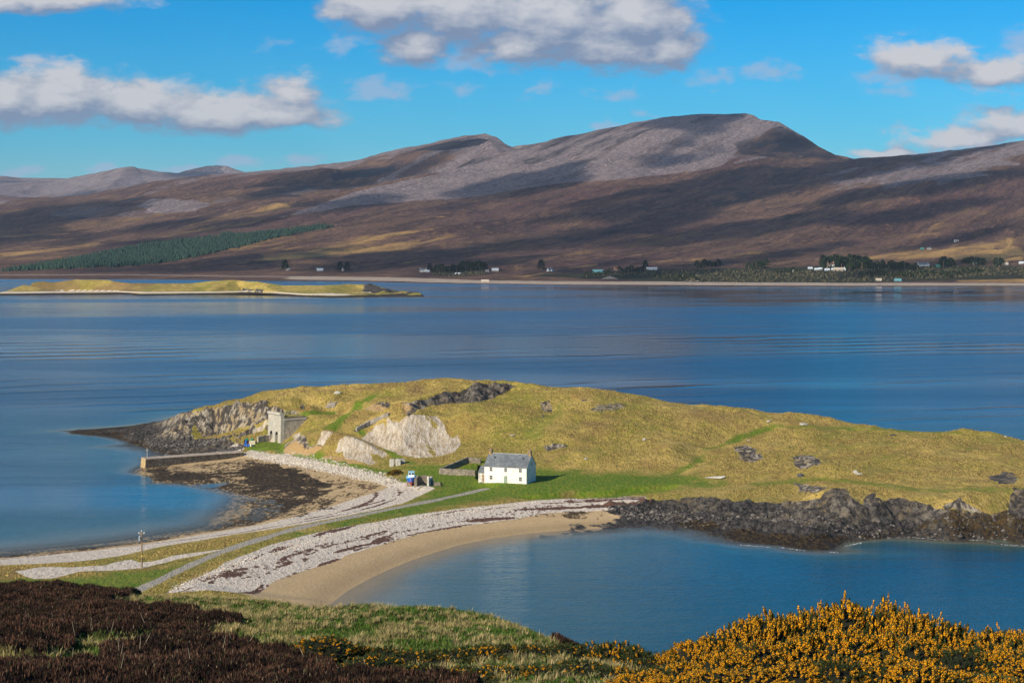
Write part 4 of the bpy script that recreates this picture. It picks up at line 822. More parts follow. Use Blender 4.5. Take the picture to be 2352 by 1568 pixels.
hea = np.maximum.reduce([gm([(-500,1330),(0,1352),(200,1345),(330,1355),(345,1368),(300,1376),(265,1388),(300,1403),(375,1403),(440,1405),(445,1422),(500,1440),(470,1458),(428,1462),(380,1448),(335,1467),(254,1480),(187,1478),(150,1506),(60,1530),(-500,1540)]),
    gm([(-500,1560),(0,1548),(130,1538),(214,1524),(228,1502),(300,1495),(345,1472),(430,1464),(482,1484),(588,1491),(660,1508),(694,1497),(729,1518),(760,1540),(900,1560),(1100,1590),(1100,1800),(-500,2000)]),
    gm([(510,1434),(535,1428),(553,1440),(545,1452),(515,1452)], 3, 15), gm([(1265,1482),(1330,1478),(1420,1495),(1400,1510),(1290,1502)], 4, 20)])
def lumps(x, y, sc, s):
    X0 = np.floor(x / sc); Y0 = np.floor(y / sc); b = np.zeros(x.shape)
    for i in (-1, 0, 1):
        for j in (-1, 0, 1):
            cx = X0 + i; cy = Y0 + j; px = (cx + _h(cx, cy, s)) * sc; py = (cy + _h(cx, cy, s + 1)) * sc; r = sc * (.45 + .4 * _h(cx, cy, s + 2))
            b = np.maximum(b, np.sqrt(np.clip(1 - ((x - px)**2 + (y - py)**2) / r**2, 0, 1)) * (.5 + .5 * _h(cx, cy, s + 3)))
    return b
near_on = ss(gd, 30, 45) * (1 - ss(gd, 125, 150))
lp = np.maximum(lumps(gxw, gyw, 1.25, 211), .8 * lumps(gxw + .4, gyw, .7, 215))
GZ = GZ + near_on * (hea * (lp * .72) + (fbm(gxw, gyw, 5, 4, 221) - .5) * .7 + (1 - hea) * (lumps(gxw, gyw, .9, 223) * .14))
GZ = GZ + (1 - near_on) * (fbm(gxw, gyw, 12, 4, 225) - .5) * 2 * ss(gd, 120, 150)
nm, nt_, b_, o_ = new_mat('hillside_ground'); p_ = geo(nt_); hm, gm2, _x = rgb(nt_, attr(nt_, 'mA'))
f_a = noise(nt_, p_, 5, 5, .7); f_b = noise(nt_, p_, .7, 4, .6)
c_ = mixc(nt_, sstep(nt_, f_b, .4, .62), (.045, .075, .012), (.16, .14, .045)); c_ = mixc(nt_, sstep(nt_, f_a, .5, .7, 0, .6), c_, (.02, .03, .008))
h_ = mixc(nt_, sstep(nt_, f_a, .4, .7), (.006, .004, .003), (.035, .017, .009))
nt_.links.new(mixc(nt_, hm, c_, h_), b_.inputs['Base Color']); b_.inputs['Roughness'].default_value = 1; b_.inputs['Specular IOR Level'].default_value = .1
bp_ = nd(nt_, 'ShaderNodeBump', ins={'Height': f_a, 'Distance': .12, 'Strength': 1.0}); nt_.links.new(bp_.outputs[0], b_.inputs['Normal'])
hs = link('hillside', mesh_np('hillside', np.stack([gxw.ravel(), gyw.ravel(), GZ.ravel()], 1), grid_quads(len(GX), len(GY)), nm, {'mA': np.stack([hea.ravel(), hea.ravel() * 0, hea.ravel() * 0], 1)}))
struct(hs, 'near hillside under heather and rough grass')
def gh(x, y, Zm=None):
    Zm = GZ if Zm is None else Zm
    x = np.asarray(x, float); y = np.asarray(y, float)
    j = np.clip((x / y / kq - GX[0]) / 3.0, 0, len(GX) - 1.001); i = np.clip(np.interp(y * 12, GY, np.arange(len(GY))), 0, len(GY) - 1.001)
    i0 = i.astype(int); j0 = j.astype(int); fi = i - i0; fj = j - j0
    return (Zm[i0, j0]*(1-fj) + Zm[i0, j0+1]*fj)*(1-fi) + (Zm[i0+1, j0]*(1-fj) + Zm[i0+1, j0+1]*fj)*fi
rng = np.random.default_rng(7)
def scatter(n, ulo, uhi, dlo, dhi):
    d = np.sqrt(rng.uniform(dlo**2, dhi**2, n)); s = rng.uniform(ulo - CX, uhi - CX, n); return s * kq * d, d
def blades(x, y, z, h, w, lean, azi, colr):
    """one thin curved triangle pair per blade"""
    n = len(x); ca, sa = np.cos(azi), np.sin(azi)
    px, py = -sa, ca
    b0 = np.stack([x - px*w, y - py*w, z - .03], 1); b1 = np.stack([x + px*w, y + py*w, z - .03], 1)
    mx_ = x + ca*lean*.35*h; my_ = y + sa*lean*.35*h
    m0 = np.stack([mx_ - px*w*.8, my_ - py*w*.8, z + h*.6], 1); m1 = np.stack([mx_ + px*w*.8, my_ + py*w*.8, z + h*.6], 1)
    t = np.stack([x + ca*lean*h, y + sa*lean*h, z + h * np.sqrt(np.clip(1 - .4*lean**2, .3, 1))], 1)
    V = np.stack([b0, b1, m1, m0, t], 1).reshape(-1, 3); k = np.arange(n) * 5
    T = np.concatenate([np.stack([k, k+1, k+2], 1), np.stack([k, k+2, k+3], 1), np.stack([k+3, k+2, k+4], 1)])
    return V, T, np.repeat(colr, 5, axis=0)
def stuff(name, parts, mat, label, cat):
    V = []; T = []; C = []; b = 0
    for v, t, c in parts: V.append(v); T.append(t + b); C.append(c); b += len(v)
    o = link(name, mesh_np(name, np.concatenate(V), np.concatenate(T), mat, {'Col': np.concatenate(C)}, smooth=False)); return struct(o, label, 'stuff', cat)
veg = attr_mat('plant_blades')
# grass sward and straw tussocks
x, y = scatter(330000, -60, 1560, 53, 122); hv_ = gh(x, y, hea); k = rng.random(len(x)) > hv_ * 1.25; x, y = x[k], y[k]; n = len(x)
tn = fbm(x, y, 2.6, 4, 231, .6); pale = ss(tn, .57, .68)[:, None]; gd_ = fbm(x, y, 9, 3, 233)
r_ = rng.random((n, 1))
colr = (np.array([.045, .088, .010]) * (.6 + .8 * r_)) * (1 - pale) + np.array([.27, .215, .085]) * (.6 + .6 * r_) * pale
colr = np.where((rng.random((n, 1)) < .14) & (gd_[:, None] > .4), np.array([.18, .16, .05]), colr)
g1 = blades(x, y, gh(x, y), rng.uniform(.10, .24, n) * (1 + .7 * pale[:, 0]), rng.uniform(.010, .022, n), rng.uniform(.1, .8, n), rng.uniform(0, 6.28, n), colr)
tx, ty = scatter(3800, -60, 1560, 54, 122); k = (gh(tx, ty, hea) < .5) & (fbm(tx, ty, 7, 3, 235) > .40); tx, ty = tx[k], ty[k]; nb = 34
sz = rng.uniform(.6, 1.25, len(tx)); x = np.repeat(tx, nb); y = np.repeat(ty, nb); S_ = np.repeat(sz, nb); n = len(x); a = rng.uniform(0, 6.28, n)
rr_ = rng.uniform(0, .11, n) * S_; straw = np.array([.33, .25, .11]) * rng.uniform(.55, 1.15, (n, 1)); straw = np.where(rng.random((n, 1)) < .25, np.array([.10, .13, .03]), straw)
g2 = blades(x + np.cos(a) * rr_, y + np.sin(a) * rr_, gh(x, y), rng.uniform(.22, .42, n) * S_, rng.uniform(.010, .018, n), rng.uniform(.2, 1.1, n), a, straw)
stuff('grass', [g1, g2], veg, 'rough green grass with straw coloured tussocks on the near slope', 'grass')
# heather
x, y = scatter(640000, -60, 1560, 50, 122); k = rng.random(len(x)) < gh(x, y, hea) ** 2; x, y = x[k], y[k]; n = len(x)
tn = fbm(x, y, 1.6, 3, 241); r_ = rng.random((n, 1))
colr = np.array([.020, .0095, .0055]) * (.5 + 1.2 * r_); colr = np.where((rng.random((n, 1)) < .34 * ss(tn, .36, .6)[:, None] * 1.6), np.array([.095, .045, .026]) * (.5 + .8 * r_), colr)
colr = np.where(rng.random((n, 1)) < .02, np.array([.17, .13, .08]), colr); colr = np.where(rng.random((n, 1)) < .08, np.array([.03, .035, .01]), colr)
g3 = blades(x, y, gh(x, y), rng.uniform(.06, .21, n), rng.uniform(.008, .019, n), rng.uniform(.1, .7, n), rng.uniform(0, 6.28, n), colr)
stuff('heather', [g3], veg, 'dark brown winter heather covering the near slope in low mounds', 'heather')
# a few bare pale stalks
xs_, ys_ = scatter(34, 0, 1100, 55, 80); hh = gh(xs_, ys_, hea) > .5; xs_, ys_ = xs_[hh], ys_[hh]
mbs = MB()
for a_, b_ in zip(xs_, ys_):
    z_ = float(gh(a_, b_)); dx_, dy_ = rng.normal(0, .16, 2); mbs.tube([(a_, b_, z_), (a_ + dx_*.6, b_ + dy_*.6, z_ + .3), (a_ + dx_, b_ + dy_, z_ + .55)], [.008, .006, .003], 4)
struct(mbs.build('dead_stalks', simple('straw_stalk', (.34,.28,.18), (.45,.38,.25), 9)), 'thin pale dead stalks standing in the heather', 'stuff', 'stalks')
# gorse bushes
def gorse_meshes(seed, fl, core_r=.80):
    rg = np.random.default_rng(seed); nf = 460
    th = rg.uniform(0, 2*np.pi, nf); cz = rg.uniform(-.05, 1, nf) ; sr = np.sqrt(np.clip(1 - cz**2, 0, 1)); nrm = np.stack([np.cos(th)*sr, np.sin(th)*sr, cz], 1)
    rad = .70 + .48 * fbm(th * 1.5 + seed, cz * 2.2, .55, 3, seed); base = nrm * rad[:, None] * .90
    ax = nrm * .7 + np.array([0, 0, .55]) + rg.normal(0, .22, (nf, 3)); ax /= np.linalg.norm(ax, axis=1)[:, None]
    ln = rg.uniform(.09, .22, nf)
    # spiky shoots
    m = 50; fi = np.repeat(np.arange(nf), m); n = len(fi); t = rg.random(n)
    P = base[fi] + ax[fi] * (t * ln[fi])[:, None]; dr = rg.normal(0, 1, (n, 3)); dr /= np.linalg.norm(dr, axis=1)[:, None]; dr = dr * .8 + ax[fi] * .7
    L_ = rg.uniform(.030, .075, n)[:, None]; w = np.cross(dr, rg.normal(0, 1, (n, 3))); w /= np.linalg.norm(w, axis=1)[:, None] + 1e-6
    V1 = np.stack([P - w * .010, P + w * .010, P + dr * L_], 1).reshape(-1, 3); T1 = np.arange(n * 3).reshape(-1, 3)
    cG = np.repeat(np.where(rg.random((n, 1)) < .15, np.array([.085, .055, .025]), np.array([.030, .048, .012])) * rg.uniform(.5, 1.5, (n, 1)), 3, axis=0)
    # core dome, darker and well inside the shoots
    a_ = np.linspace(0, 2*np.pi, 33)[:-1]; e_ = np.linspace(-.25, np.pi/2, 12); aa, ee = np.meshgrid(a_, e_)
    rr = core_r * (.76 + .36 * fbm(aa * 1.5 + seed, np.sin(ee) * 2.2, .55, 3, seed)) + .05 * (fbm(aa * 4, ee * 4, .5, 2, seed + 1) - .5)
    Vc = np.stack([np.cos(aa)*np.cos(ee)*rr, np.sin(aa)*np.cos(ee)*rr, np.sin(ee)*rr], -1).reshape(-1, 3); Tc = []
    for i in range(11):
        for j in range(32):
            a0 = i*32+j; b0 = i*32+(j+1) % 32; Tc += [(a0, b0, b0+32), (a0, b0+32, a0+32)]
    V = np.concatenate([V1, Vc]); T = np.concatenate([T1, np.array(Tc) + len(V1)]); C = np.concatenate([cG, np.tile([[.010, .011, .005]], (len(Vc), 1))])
    fol = mesh_np('gorse_foliage', V, T, veg, {'Col': C}, smooth=False)
    # flower clusters: small octahedra along the outer half of each shoot
    fk = np.where(rg.random(nf) < fl * ss(fbm(th * 1.5, cz * 3, .45, 2, seed + 5), .26, .46) * 1.3)[0]; m = 20; fi = np.repeat(fk, m); n = len(fi); t = rg.uniform(.25, 1.02, n)
    off = rg.normal(0, 1, (n, 3)); off /= np.linalg.norm(off, axis=1)[:, None]; P = base[fi] + ax[fi] * (t * ln[fi])[:, None] + off * (.034 * (1.15 - t * .6))[:, None]
    s = rg.uniform(.010, .021, n)[:, None]; O = np.array([[1,0,0],[-1,0,0],[0,1,0],[0,-1,0],[0,0,1],[0,0,-1]], float)
    O = O[None] * (1 + rg.uniform(-.35, .35, (n, 6, 1))); V = (P[:, None] + O * s[:, None]).reshape(-1, 3)
    FT = np.array([[0,2,4],[2,1,4],[1,3,4],[3,0,4],[2,0,5],[1,2,5],[3,1,5],[0,3,5]]); T = (FT[None] + (np.arange(n) * 6)[:, None, None]).reshape(-1, 3)
    cF = np.repeat(np.where(rg.random((n, 1)) < .2, np.array([.48, .17, .004]), np.array([.74, .33, .006])) * rg.uniform(.7, 1.1, (n, 1)), 6, axis=0)
    if fl < .15:
        Va = np.concatenate([V1, Vc, V]); Ta = np.concatenate([np.concatenate([T1, np.array(Tc) + len(V1)]), T + len(V1) + len(Vc)]); return mesh_np('gorse_foliage', Va, Ta, veg, {'Col': np.concatenate([C, cF])}, smooth=False), None
    flo = mesh_np('gorse_flowers', V, T, veg, {'Col': cF}, smooth=False); return fol, flo
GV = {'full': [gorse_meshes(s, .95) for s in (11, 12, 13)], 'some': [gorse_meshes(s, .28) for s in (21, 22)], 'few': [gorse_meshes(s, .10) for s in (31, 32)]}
brown = simple('bare_stem', (.20, .15, .10), (.34, .28, .20), 20)
cntg = [0]
def gorse(u, vt, d, r, kind, label, group=None, stalk=False):
    x, zt = und(u, vt, d); zb = float(gh(x, d)); h = max(zt - zb, .55); v = GV[kind][cntg[0] % len(GV[kind])]; cntg[0] += 1
    o = empty('gorse_bush', (x, d, zb - .1), random.Random(cntg[0]).uniform(0, 6.28), label, 'gorse', group); o.scale = (r, r, (h + .1) / 1.06)
    f = link('foliage', v[0], o); w = link('flowers', v[1], o) if v[1] else None
    return o
G1 = 'gorse bushes in full yellow flower'; G2 = 'sparsely flowering dark gorse bushes'
top = [(1545,1492,66,1.2),(1600,1466,66,1.5),(1662,1446,66,1.5),(1715,1420,66,1.5),(1768,1404,66,1.5),(1828,1400,67,1.6),(1884,1391,67,1.5),(1936,1374,67,1.6),(1992,1381,67,1.5),(2046,1376,67,1.3),(2094,1398,66,1.4),(2145,1408,66,1.5),(2202,1438,66,1.5),(2256,1446,65,1.3),(2306,1437,64,1.4),(2356,1452,63,1.5),(2420,1455,62,1.6)]
wh = ['low end bush where the gorse meets the water', 'second bush along the rising gorse skyline','third bush along the rising gorse skyline','shoulder bush of the gorse skyline','broad bush below the stepped gorse skyline','dense bush left of the gorse summit','bush just left of the gorse summit','highest gorse bush at the summit of the bank','bush just right of the gorse summit','knobbly bush standing up right of the summit','bush on the falling gorse skyline','second bush on the falling gorse skyline','bush at the dip of the falling skyline','small bush before the last rise','last raised bush near the right edge','bush cut by the right frame edge','bush beyond the right frame edge']
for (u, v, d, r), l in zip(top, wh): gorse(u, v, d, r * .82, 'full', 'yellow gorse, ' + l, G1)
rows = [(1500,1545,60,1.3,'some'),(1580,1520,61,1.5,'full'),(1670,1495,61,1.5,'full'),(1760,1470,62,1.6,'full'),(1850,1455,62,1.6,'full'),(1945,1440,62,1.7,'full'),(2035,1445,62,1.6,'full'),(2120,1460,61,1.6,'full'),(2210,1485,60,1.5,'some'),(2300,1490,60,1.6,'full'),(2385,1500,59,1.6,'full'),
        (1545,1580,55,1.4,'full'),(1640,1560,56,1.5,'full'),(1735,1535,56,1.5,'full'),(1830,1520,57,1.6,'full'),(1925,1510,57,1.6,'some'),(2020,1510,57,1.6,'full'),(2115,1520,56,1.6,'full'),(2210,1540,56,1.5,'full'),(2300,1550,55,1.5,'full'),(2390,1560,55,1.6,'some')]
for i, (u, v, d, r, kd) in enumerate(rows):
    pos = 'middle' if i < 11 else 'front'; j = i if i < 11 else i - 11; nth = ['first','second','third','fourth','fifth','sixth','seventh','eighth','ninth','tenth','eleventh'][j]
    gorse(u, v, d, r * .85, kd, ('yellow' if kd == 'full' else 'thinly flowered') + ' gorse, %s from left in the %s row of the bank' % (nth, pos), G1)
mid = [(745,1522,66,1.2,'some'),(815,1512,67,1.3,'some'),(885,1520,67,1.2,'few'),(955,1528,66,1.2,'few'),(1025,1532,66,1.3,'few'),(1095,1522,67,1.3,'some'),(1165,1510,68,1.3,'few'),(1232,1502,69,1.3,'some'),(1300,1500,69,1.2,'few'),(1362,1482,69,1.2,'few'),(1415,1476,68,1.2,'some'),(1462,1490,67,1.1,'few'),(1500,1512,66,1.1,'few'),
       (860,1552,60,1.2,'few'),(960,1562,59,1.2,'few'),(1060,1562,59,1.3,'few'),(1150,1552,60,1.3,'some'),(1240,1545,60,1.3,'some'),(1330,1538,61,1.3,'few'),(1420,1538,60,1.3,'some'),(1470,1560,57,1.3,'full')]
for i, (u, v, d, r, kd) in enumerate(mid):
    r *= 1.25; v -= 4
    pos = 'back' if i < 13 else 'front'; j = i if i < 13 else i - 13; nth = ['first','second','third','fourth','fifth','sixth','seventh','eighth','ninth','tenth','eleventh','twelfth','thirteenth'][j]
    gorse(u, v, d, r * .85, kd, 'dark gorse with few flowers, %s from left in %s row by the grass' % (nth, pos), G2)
# ------------------------------------------------------------------ things on the peninsula
rnd = random.Random(3)
def jag_wall(mb, p0, p1, th, z0a, z0b, h, step=.55, jag=.16, steps=None):
    """rough drystone wall between two points, uneven top"""
    p0 = Vector(p0); p1 = Vector(p1); d = p1 - p0; n = max(2, int(d.length / step)); nrm = Vector((-d.y, d.x)).normalized() * th / 2
    vs = []; fs = []
    for i in range(n + 1):
        t = i / n; q = p0 + d * t; zb = z0a + (z0b - z0a) * t; ht = h(t) if callable(h) else h
        a = 1 + rnd.uniform(-.12, .12); b = 1 + rnd.uniform(-.12, .12)
        vs += [(q.x - nrm.x*a*1.15, q.y - nrm.y*a*1.15, zb - .5), (q.x + nrm.x*b*1.15, q.y + nrm.y*b*1.15, zb - .5),
               (q.x + nrm.x*b*.85, q.y + nrm.y*b*.85, zb + ht + rnd.uniform(-jag, jag)), (q.x - nrm.x*a*.85, q.y - nrm.y*a*.85, zb + ht + rnd.uniform(-jag, jag))]
    for i in range(n):
        b = i * 4
        for k in range(4): fs.append((b + k, b + (k+1) % 4, b + 4 + (k+1) % 4, b + 4 + k))
    fs += [(0, 1, 2, 3), tuple(n*4 + k for k in (3, 2, 1, 0))]; mb.add(vs, fs)
def rock_mesh(name, size, seed, mat, flat=.7, n=2):
    bm = bmesh.new(); bmesh.ops.create_icosphere(bm, subdivisions=n, radius=1); rr = random.Random(seed); pl = [(Vector((rr.gauss(0,1), rr.gauss(0,1), rr.gauss(0,1))).normalized(), rr.uniform(.55,.85)) for _ in range(9)]
    for v in bm.verts:
        for nn, dd in pl:
            t = v.co.dot(nn) - dd
            if t > 0: v.co -= nn * t
        v.co = Vector((v.co.x * size[0], v.co.y * size[1], v.co.z * size[2] * flat))
    me = bpy.data.meshes.new(name); bm.to_mesh(me); bm.free(); me.materials.append(mat); return me
m_wall = simple('harled_wall', (.62, .56, .46), (.74, .69, .59), .9, .9, detail=7, bump=.02, lo=.3, hi=.6)
# weather stains on the wall
nt_ = m_wall.node_tree; b_ = [n for n in nt_.nodes if n.type == 'BSDF_PRINCIPLED'][0]; src = b_.inputs['Base Color'].links[0].from_socket
st_ = noise(nt_, scalev(nt_, objc(nt_), (1, 1, .5)), .9, 7, .7); src2 = mixc(nt_, sstep(nt_, st_, .57, .68, 0, .8), src, (.40, .31, .21)); nt_.links.new(src2, b_.inputs['Base Color'])
m_slate, nt_, b_, o_ = new_mat('slate_roof'); p_ = objc(nt_)
v_ = nd(nt_, 'ShaderNodeTexBrick', ins={'Vector': scalev(nt_, p_, (1, 1, 1)), 'Color1': (.085, .098, .105, 1), 'Color2': (.17, .185, .19, 1), 'Mortar': (.03, .03, .035, 1), 'Scale': 2.6, 'Mortar Size': .015, 'Brick Width': .55, 'Row Height': .34})
c_ = mixc(nt_, sstep(nt_, noise(nt_, p_, 1.3, 6, .7), .45, .7, 0, .7), v_.outputs[0], (.26, .26, .23)); c_ = mixc(nt_, sstep(nt_, noise(nt_, p_, .35, 4, .6), .4, .6, 0, .5), c_, (.05, .06, .07))
nt_.links.new(c_, b_.inputs['Base Color']); b_.inputs['Roughness'].default_value = .6
m_chim = stone_mat('chimney_stone', (.13, .09, .06), (.30, .22, .15), (.2, .17, .13), 3.2, .04, lichen=(.62, .34, .03))
m_glass = simple('window_glass', (.015, .02, .03), (.04, .05, .06), 2, .08)
m_frame = simple('window_frame', (.45, .42, .38), (.62, .60, .55), 6, .7)
m_pane_w = simple('timber_brown', (.16, .10, .06), (.30, .20, .12), 5, .8)
m_green = simple('green_door_paint', (.16, .21, .15), (.26, .31, .22), 5, .7, st=(1, 1, .3))
m_conc = simple('weathered_concrete', (.34, .31, .25), (.60, .56, .47), 1.2, .9, detail=7, bump=.03)
m_dry = stone_mat('drystone', (.20, .15, .10), (.56, .48, .35), (.05, .04, .03), 3.6, .10)
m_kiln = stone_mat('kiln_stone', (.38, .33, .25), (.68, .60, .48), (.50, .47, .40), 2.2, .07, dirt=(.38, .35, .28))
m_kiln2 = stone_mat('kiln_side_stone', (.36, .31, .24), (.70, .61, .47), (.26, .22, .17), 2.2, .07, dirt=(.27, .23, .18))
m_dark = simple('near_black', (.010, .008, .007), (.03, .022, .016), 2, 1)  # near-black colour for the arch backs and the downpipe
m_steel = simple('rusty_metal', (.10, .045, .02), (.22, .13, .08), 6, .7)
m_pipe = simple('pale_pipe', (.5, .5, .48), (.62, .62, .6), 3, .5)

# --- cottage
ax_, ay_, _ = unp(1112.7, 1106.4, 5) + (0,); bx_, by_, _ = unp(1210.6, 1111.2, 5) + (0,)
rz = math.atan2(by_ - ay_, bx_ - ax_); LN = math.hypot(bx_ - ax_, by_ - ay_); DP = 8.2; EH = 4.95; RH = 3.35
cot = empty('cottage', (ax_, ay_, 5.0), rz, 'white two storey cottage with a slate roof and two chimneys on the green', 'cottage')
mb = MB()
mb.add([(0,0,-1),(LN,0,-1),(LN,DP,-1),(0,DP,-1),(0,0,EH),(LN,0,EH),(LN,DP,EH),(0,DP,EH),(0,DP/2,EH+RH),(LN,DP/2,EH+RH)],
       [(0,1,5,4),(1,2,6,9,5),(2,3,7,6),(3,0,4,8,7),(4,5,9,8),(7,8,9,6),(0,3,2,1)])
mb.build('wall', m_wall, cot)
ov = .22; sl = RH / (DP / 2); mb = MB(); t = .14
def roofslab(mb, x0, x1, y0, z0, y1, z1, t): mb.hexa([(x0,y0,z0),(x1,y0,z0),(x1,y1,z1),(x0,y1,z1),(x0,y0,z0+t),(x1,y0,z0+t),(x1,y1,z1+t),(x0,y1,z1+t)])
roofslab(mb, -.12, LN + .12, -ov, EH - ov*sl + .02, DP/2, EH + RH + .02, t); roofslab(mb, -.12, LN + .12, DP/2, EH + RH + .02, DP + ov, EH - ov*sl + .02, t)
rf = mb.build('roof', m_slate, cot)
mb = MB(); mb.box(-.13, LN + .13, DP/2 - .12, DP/2 + .12, EH + RH + .13, EH + RH + .25); mb.build('ridge_tiles', simple('ridge_tile', (.3,.31,.32), (.4,.4,.4), 4), rf)
for x0 in (.05, LN - 1.02):
    mb = MB(); zc = EH + RH; mb.box(x0, x0 + .95, DP/2 - .55, DP/2 + .55, zc - .9, zc + 1.35); mb.box(x0 - .08, x0 + 1.03, DP/2 - .63, DP/2 + .63, zc + 1.35, zc + 1.5)
    ch = mb.build('chimney', m_chim, cot); mb = MB()
    for dy in (-.25, .25): mb = MB(); mb.tube([(x0 + .47, DP/2 + dy, zc + 1.5), (x0 + .47, DP/2 + dy, zc + 1.78)], [.14, .11], 8); mb.build('chimney_pot', m_chim, ch)
def window(x, z, w, h, parent, y=0.0):
    mb = MB(); t = .07; mb.box(x - w/2, x + w/2, y - .05, y + .02, z, z + t); mb.box(x - w/2, x + w/2, y - .05, y + .02, z + h - t, z + h); mb.box(x - w/2, x - w/2 + t, y - .05, y + .02, z + t, z + h - t); mb.box(x + w/2 - t, x + w/2, y - .05, y + .02, z + t, z + h - t)
    mb.box(x - w/2 + t, x + w/2 - t, y - .045, y + .015, z + h*.5 - .04, z + h*.5 + .04); mb.box(x - .03, x + .03, y - .042, y + .012, z + t, z + h*.5 - .04); mb.box(x - .03, x + .03, y - .042, y + .012, z + h*.5 + .04, z + h - t)
    f = mb.build('window', m_frame, parent); mb = MB(); mb.box(x - w/2 + .02, x + w/2 - .02, y - .018, y + .03, z + .02, z + h - .02); mb.build('pane', m_glass, f)
    mb = MB(); mb.box(x - w/2 - .08, x + w/2 + .08, y - .14, y, z - .12, z - .005); mb.build('sill', m_conc, f)
for fx, z in ((.155, 3.45), (.50, 3.45), (.845, 3.45), (.155, .95), (.845, .85)): window(LN * fx, z, .95, 1.22, cot)
mb = MB(); xd = LN * .50; mb.box(xd - .50, xd + .50, -.035, .02, -.1, 2.15); dr = mb.build('door', m_green, cot); mb = MB(); mb.box(xd - .62, xd - .50, -.06, .02, -.1, 2.27); mb.box(xd + .50, xd + .62, -.06, .02, -.1, 2.27); mb.box(xd - .50, xd + .50, -.06, .02, 2.15, 2.27); mb.build('door_frame', m_frame, dr)
mb = MB(); mb.box(LN, LN + .05, DP*.52, DP*.60, EH + .1, EH + 1.1); mb.build('gable_window', m_glass, cot, )
mb = MB(); mb.tube([(LN - .1, -.09, EH - .2), (LN - .1, -.09, 0)], .06, 6); mb.build('downpipe', m_dark, cot)
for fx in (.10, .845):                       # roof lights
    mb = MB(); x = LN * fx + 1.1 * (fx < .5); y0, y1 = DP*.30, DP*.37
    z0, z1 = EH + y0*sl + .17, EH + y1*sl + .17; roofslab(mb, x - .28, x + .28, y0, z0, y1, z1, .06); mb.build('roof_light', m_glass, cot)
# lean-to on the left gable
mb = MB(); W_ = 2.6; mb.add([(-W_,1.6,-1),(0,1.6,-1),(0,6.6,-1),(-W_,6.6,-1),(-W_,1.6,2.55),(0,1.6,2.55),(0,6.6,2.55),(-W_,6.6,2.55),(-W_,4.1,4.4),(0,4.1,4.4)], [(0,1,5,4),(1,2,6,9,5),(2,3,7,6),(3,0,4,8,7),(4,5,9,8),(7,8,9,6),(0,3,2,1)])
an = mb.build('annexe', m_conc, cot); mb = MB(); roofslab(mb, -W_ - .1, -.01, 1.45, 2.47, 4.1, 4.42, .1); roofslab(mb, -W_ - .1, -.01, 4.1, 4.42, 6.75, 2.47, .1); mb.build('annexe_roof', m_slate, an)
mb = MB(); mb.box(-1.35, -.35, 1.55, 1.6, -.1, 2.1); mb.build('annexe_door', m_pane_w, an)
# --- garden wall
def gpt(u, v): x, y, z = at(u, v); return x, y, z
mb = MB(); A = gpt(1010, 1088); B = gpt(1092, 1092); C_ = gpt(1075, 1062); D_ = gpt(1104, 1064)
for p, q in ((A, B), (A, C_), (C_, D_)):
    zp, zq = hz(p[0], p[1]), hz(q[0], q[1]); jag_wall(mb, p[:2], q[:2], .7, zp, zq, 1.75, .5, .12)
tag(mb.build('garden_wall', m_dry), 'angled drystone garden wall enclosing rough grass left of the cottage', 'wall')
# --- ruin beside the boat
def ruin_at(u, v, dx, dy): x, y, z = at(u, v); return (x + dx, y + dy)
rx, ry, rzz = at(966, 1116)
ru = empty('stone_ruin', (rx, ry, hz(rx, ry)), -.12, 'roofless stone ruin with open front and concrete pier beside the boat', 'ruin')
mb = MB(); jag_wall(mb, (-1.6,0), (-1.4,4.2), .8, -.2, .3, 2.5, .5, .3); mb.build('left_wall', m_dry, ru)
mb = MB(); jag_wall(mb, (-1.0,4.3), (2.6,4.3), .7, .3, .3, 2.3, .5, .3); mb.build('back_wall', m_dry, ru)
mb = MB(); jag_wall(mb, (2.4,1.0), (2.8,4.0), .8, -.2, .2, 2.3, .5, .3); mb.box(2.0, 2.55, .1, .9, -.5, 3.0); mb.build('right_wall', m_conc, ru)
mb = MB(); jag_wall(mb, (3.2,2.5), (5.8,2.8), 1.4, 0, .2, lambda t: 1.5 - t * 1.1, .5, .3); mb.build('rubble', m_dry, ru)
# --- boat on the grass
bx, by, bz = at(945, 1113)
boat = empty('fishing_boat', (bx, by, hz(bx, by) - .1), R(3), 'blue and red fishing boat with a white wheelhouse propped on land', 'boat')
m_blue = simple('blue_hull_paint', (.005, .07, .30), (.012, .10, .40), 3, .45); m_red = simple('red_antifoul', (.20, .035, .015), (.34, .08, .03), 4, .8); m_white = simple('white_boat_paint', (.55, .60, .62), (.68, .72, .72), 3, .5); m_cyan = simple('pale_blue_trim', (.22, .50, .60), (.32, .60, .66), 3, .5)
# sections along y (bow at -y, towards the viewer): half-beam at keel, chine, sheer
secs = [(-3.6,.05,.22,.42,3.05),(-3.0,.07,.62,.98,2.9),(-2.0,.08,1.05,1.38,2.72),(-.5,.08,1.32,1.55,2.58),(1.5,.08,1.35,1.56,2.52),(3.2,.08,1.2,1.45,2.55),(4.0,.08,1.05,1.3,2.62)]
def loft(profile):
    vs = []; k = len(profile(secs[0]))
    for s_ in secs: vs += profile(s_)
    fs = []
    for i in range(len(secs) - 1):
        for j in range(k - 1): fs.append((i*k+j, i*k+j+1, (i+1)*k+j+1, (i+1)*k+j))
    fs.append(tuple(range(k))); fs.append(tuple(range((len(secs)-1)*k, len(secs)*k))[::-1]); return vs, fs
mb = MB(); mb.add(*loft(lambda s: [(-s[2],s[0]+.0,1.35),(-s[2]*.75,s[0]+.1,.85),(-s[1],s[0]+.3,.45),(s[1],s[0]+.3,.45),(s[2]*.75,s[0]+.1,.85),(s[2],s[0],1.35)])); mb.build('lower_hull', m_red, boat, True)
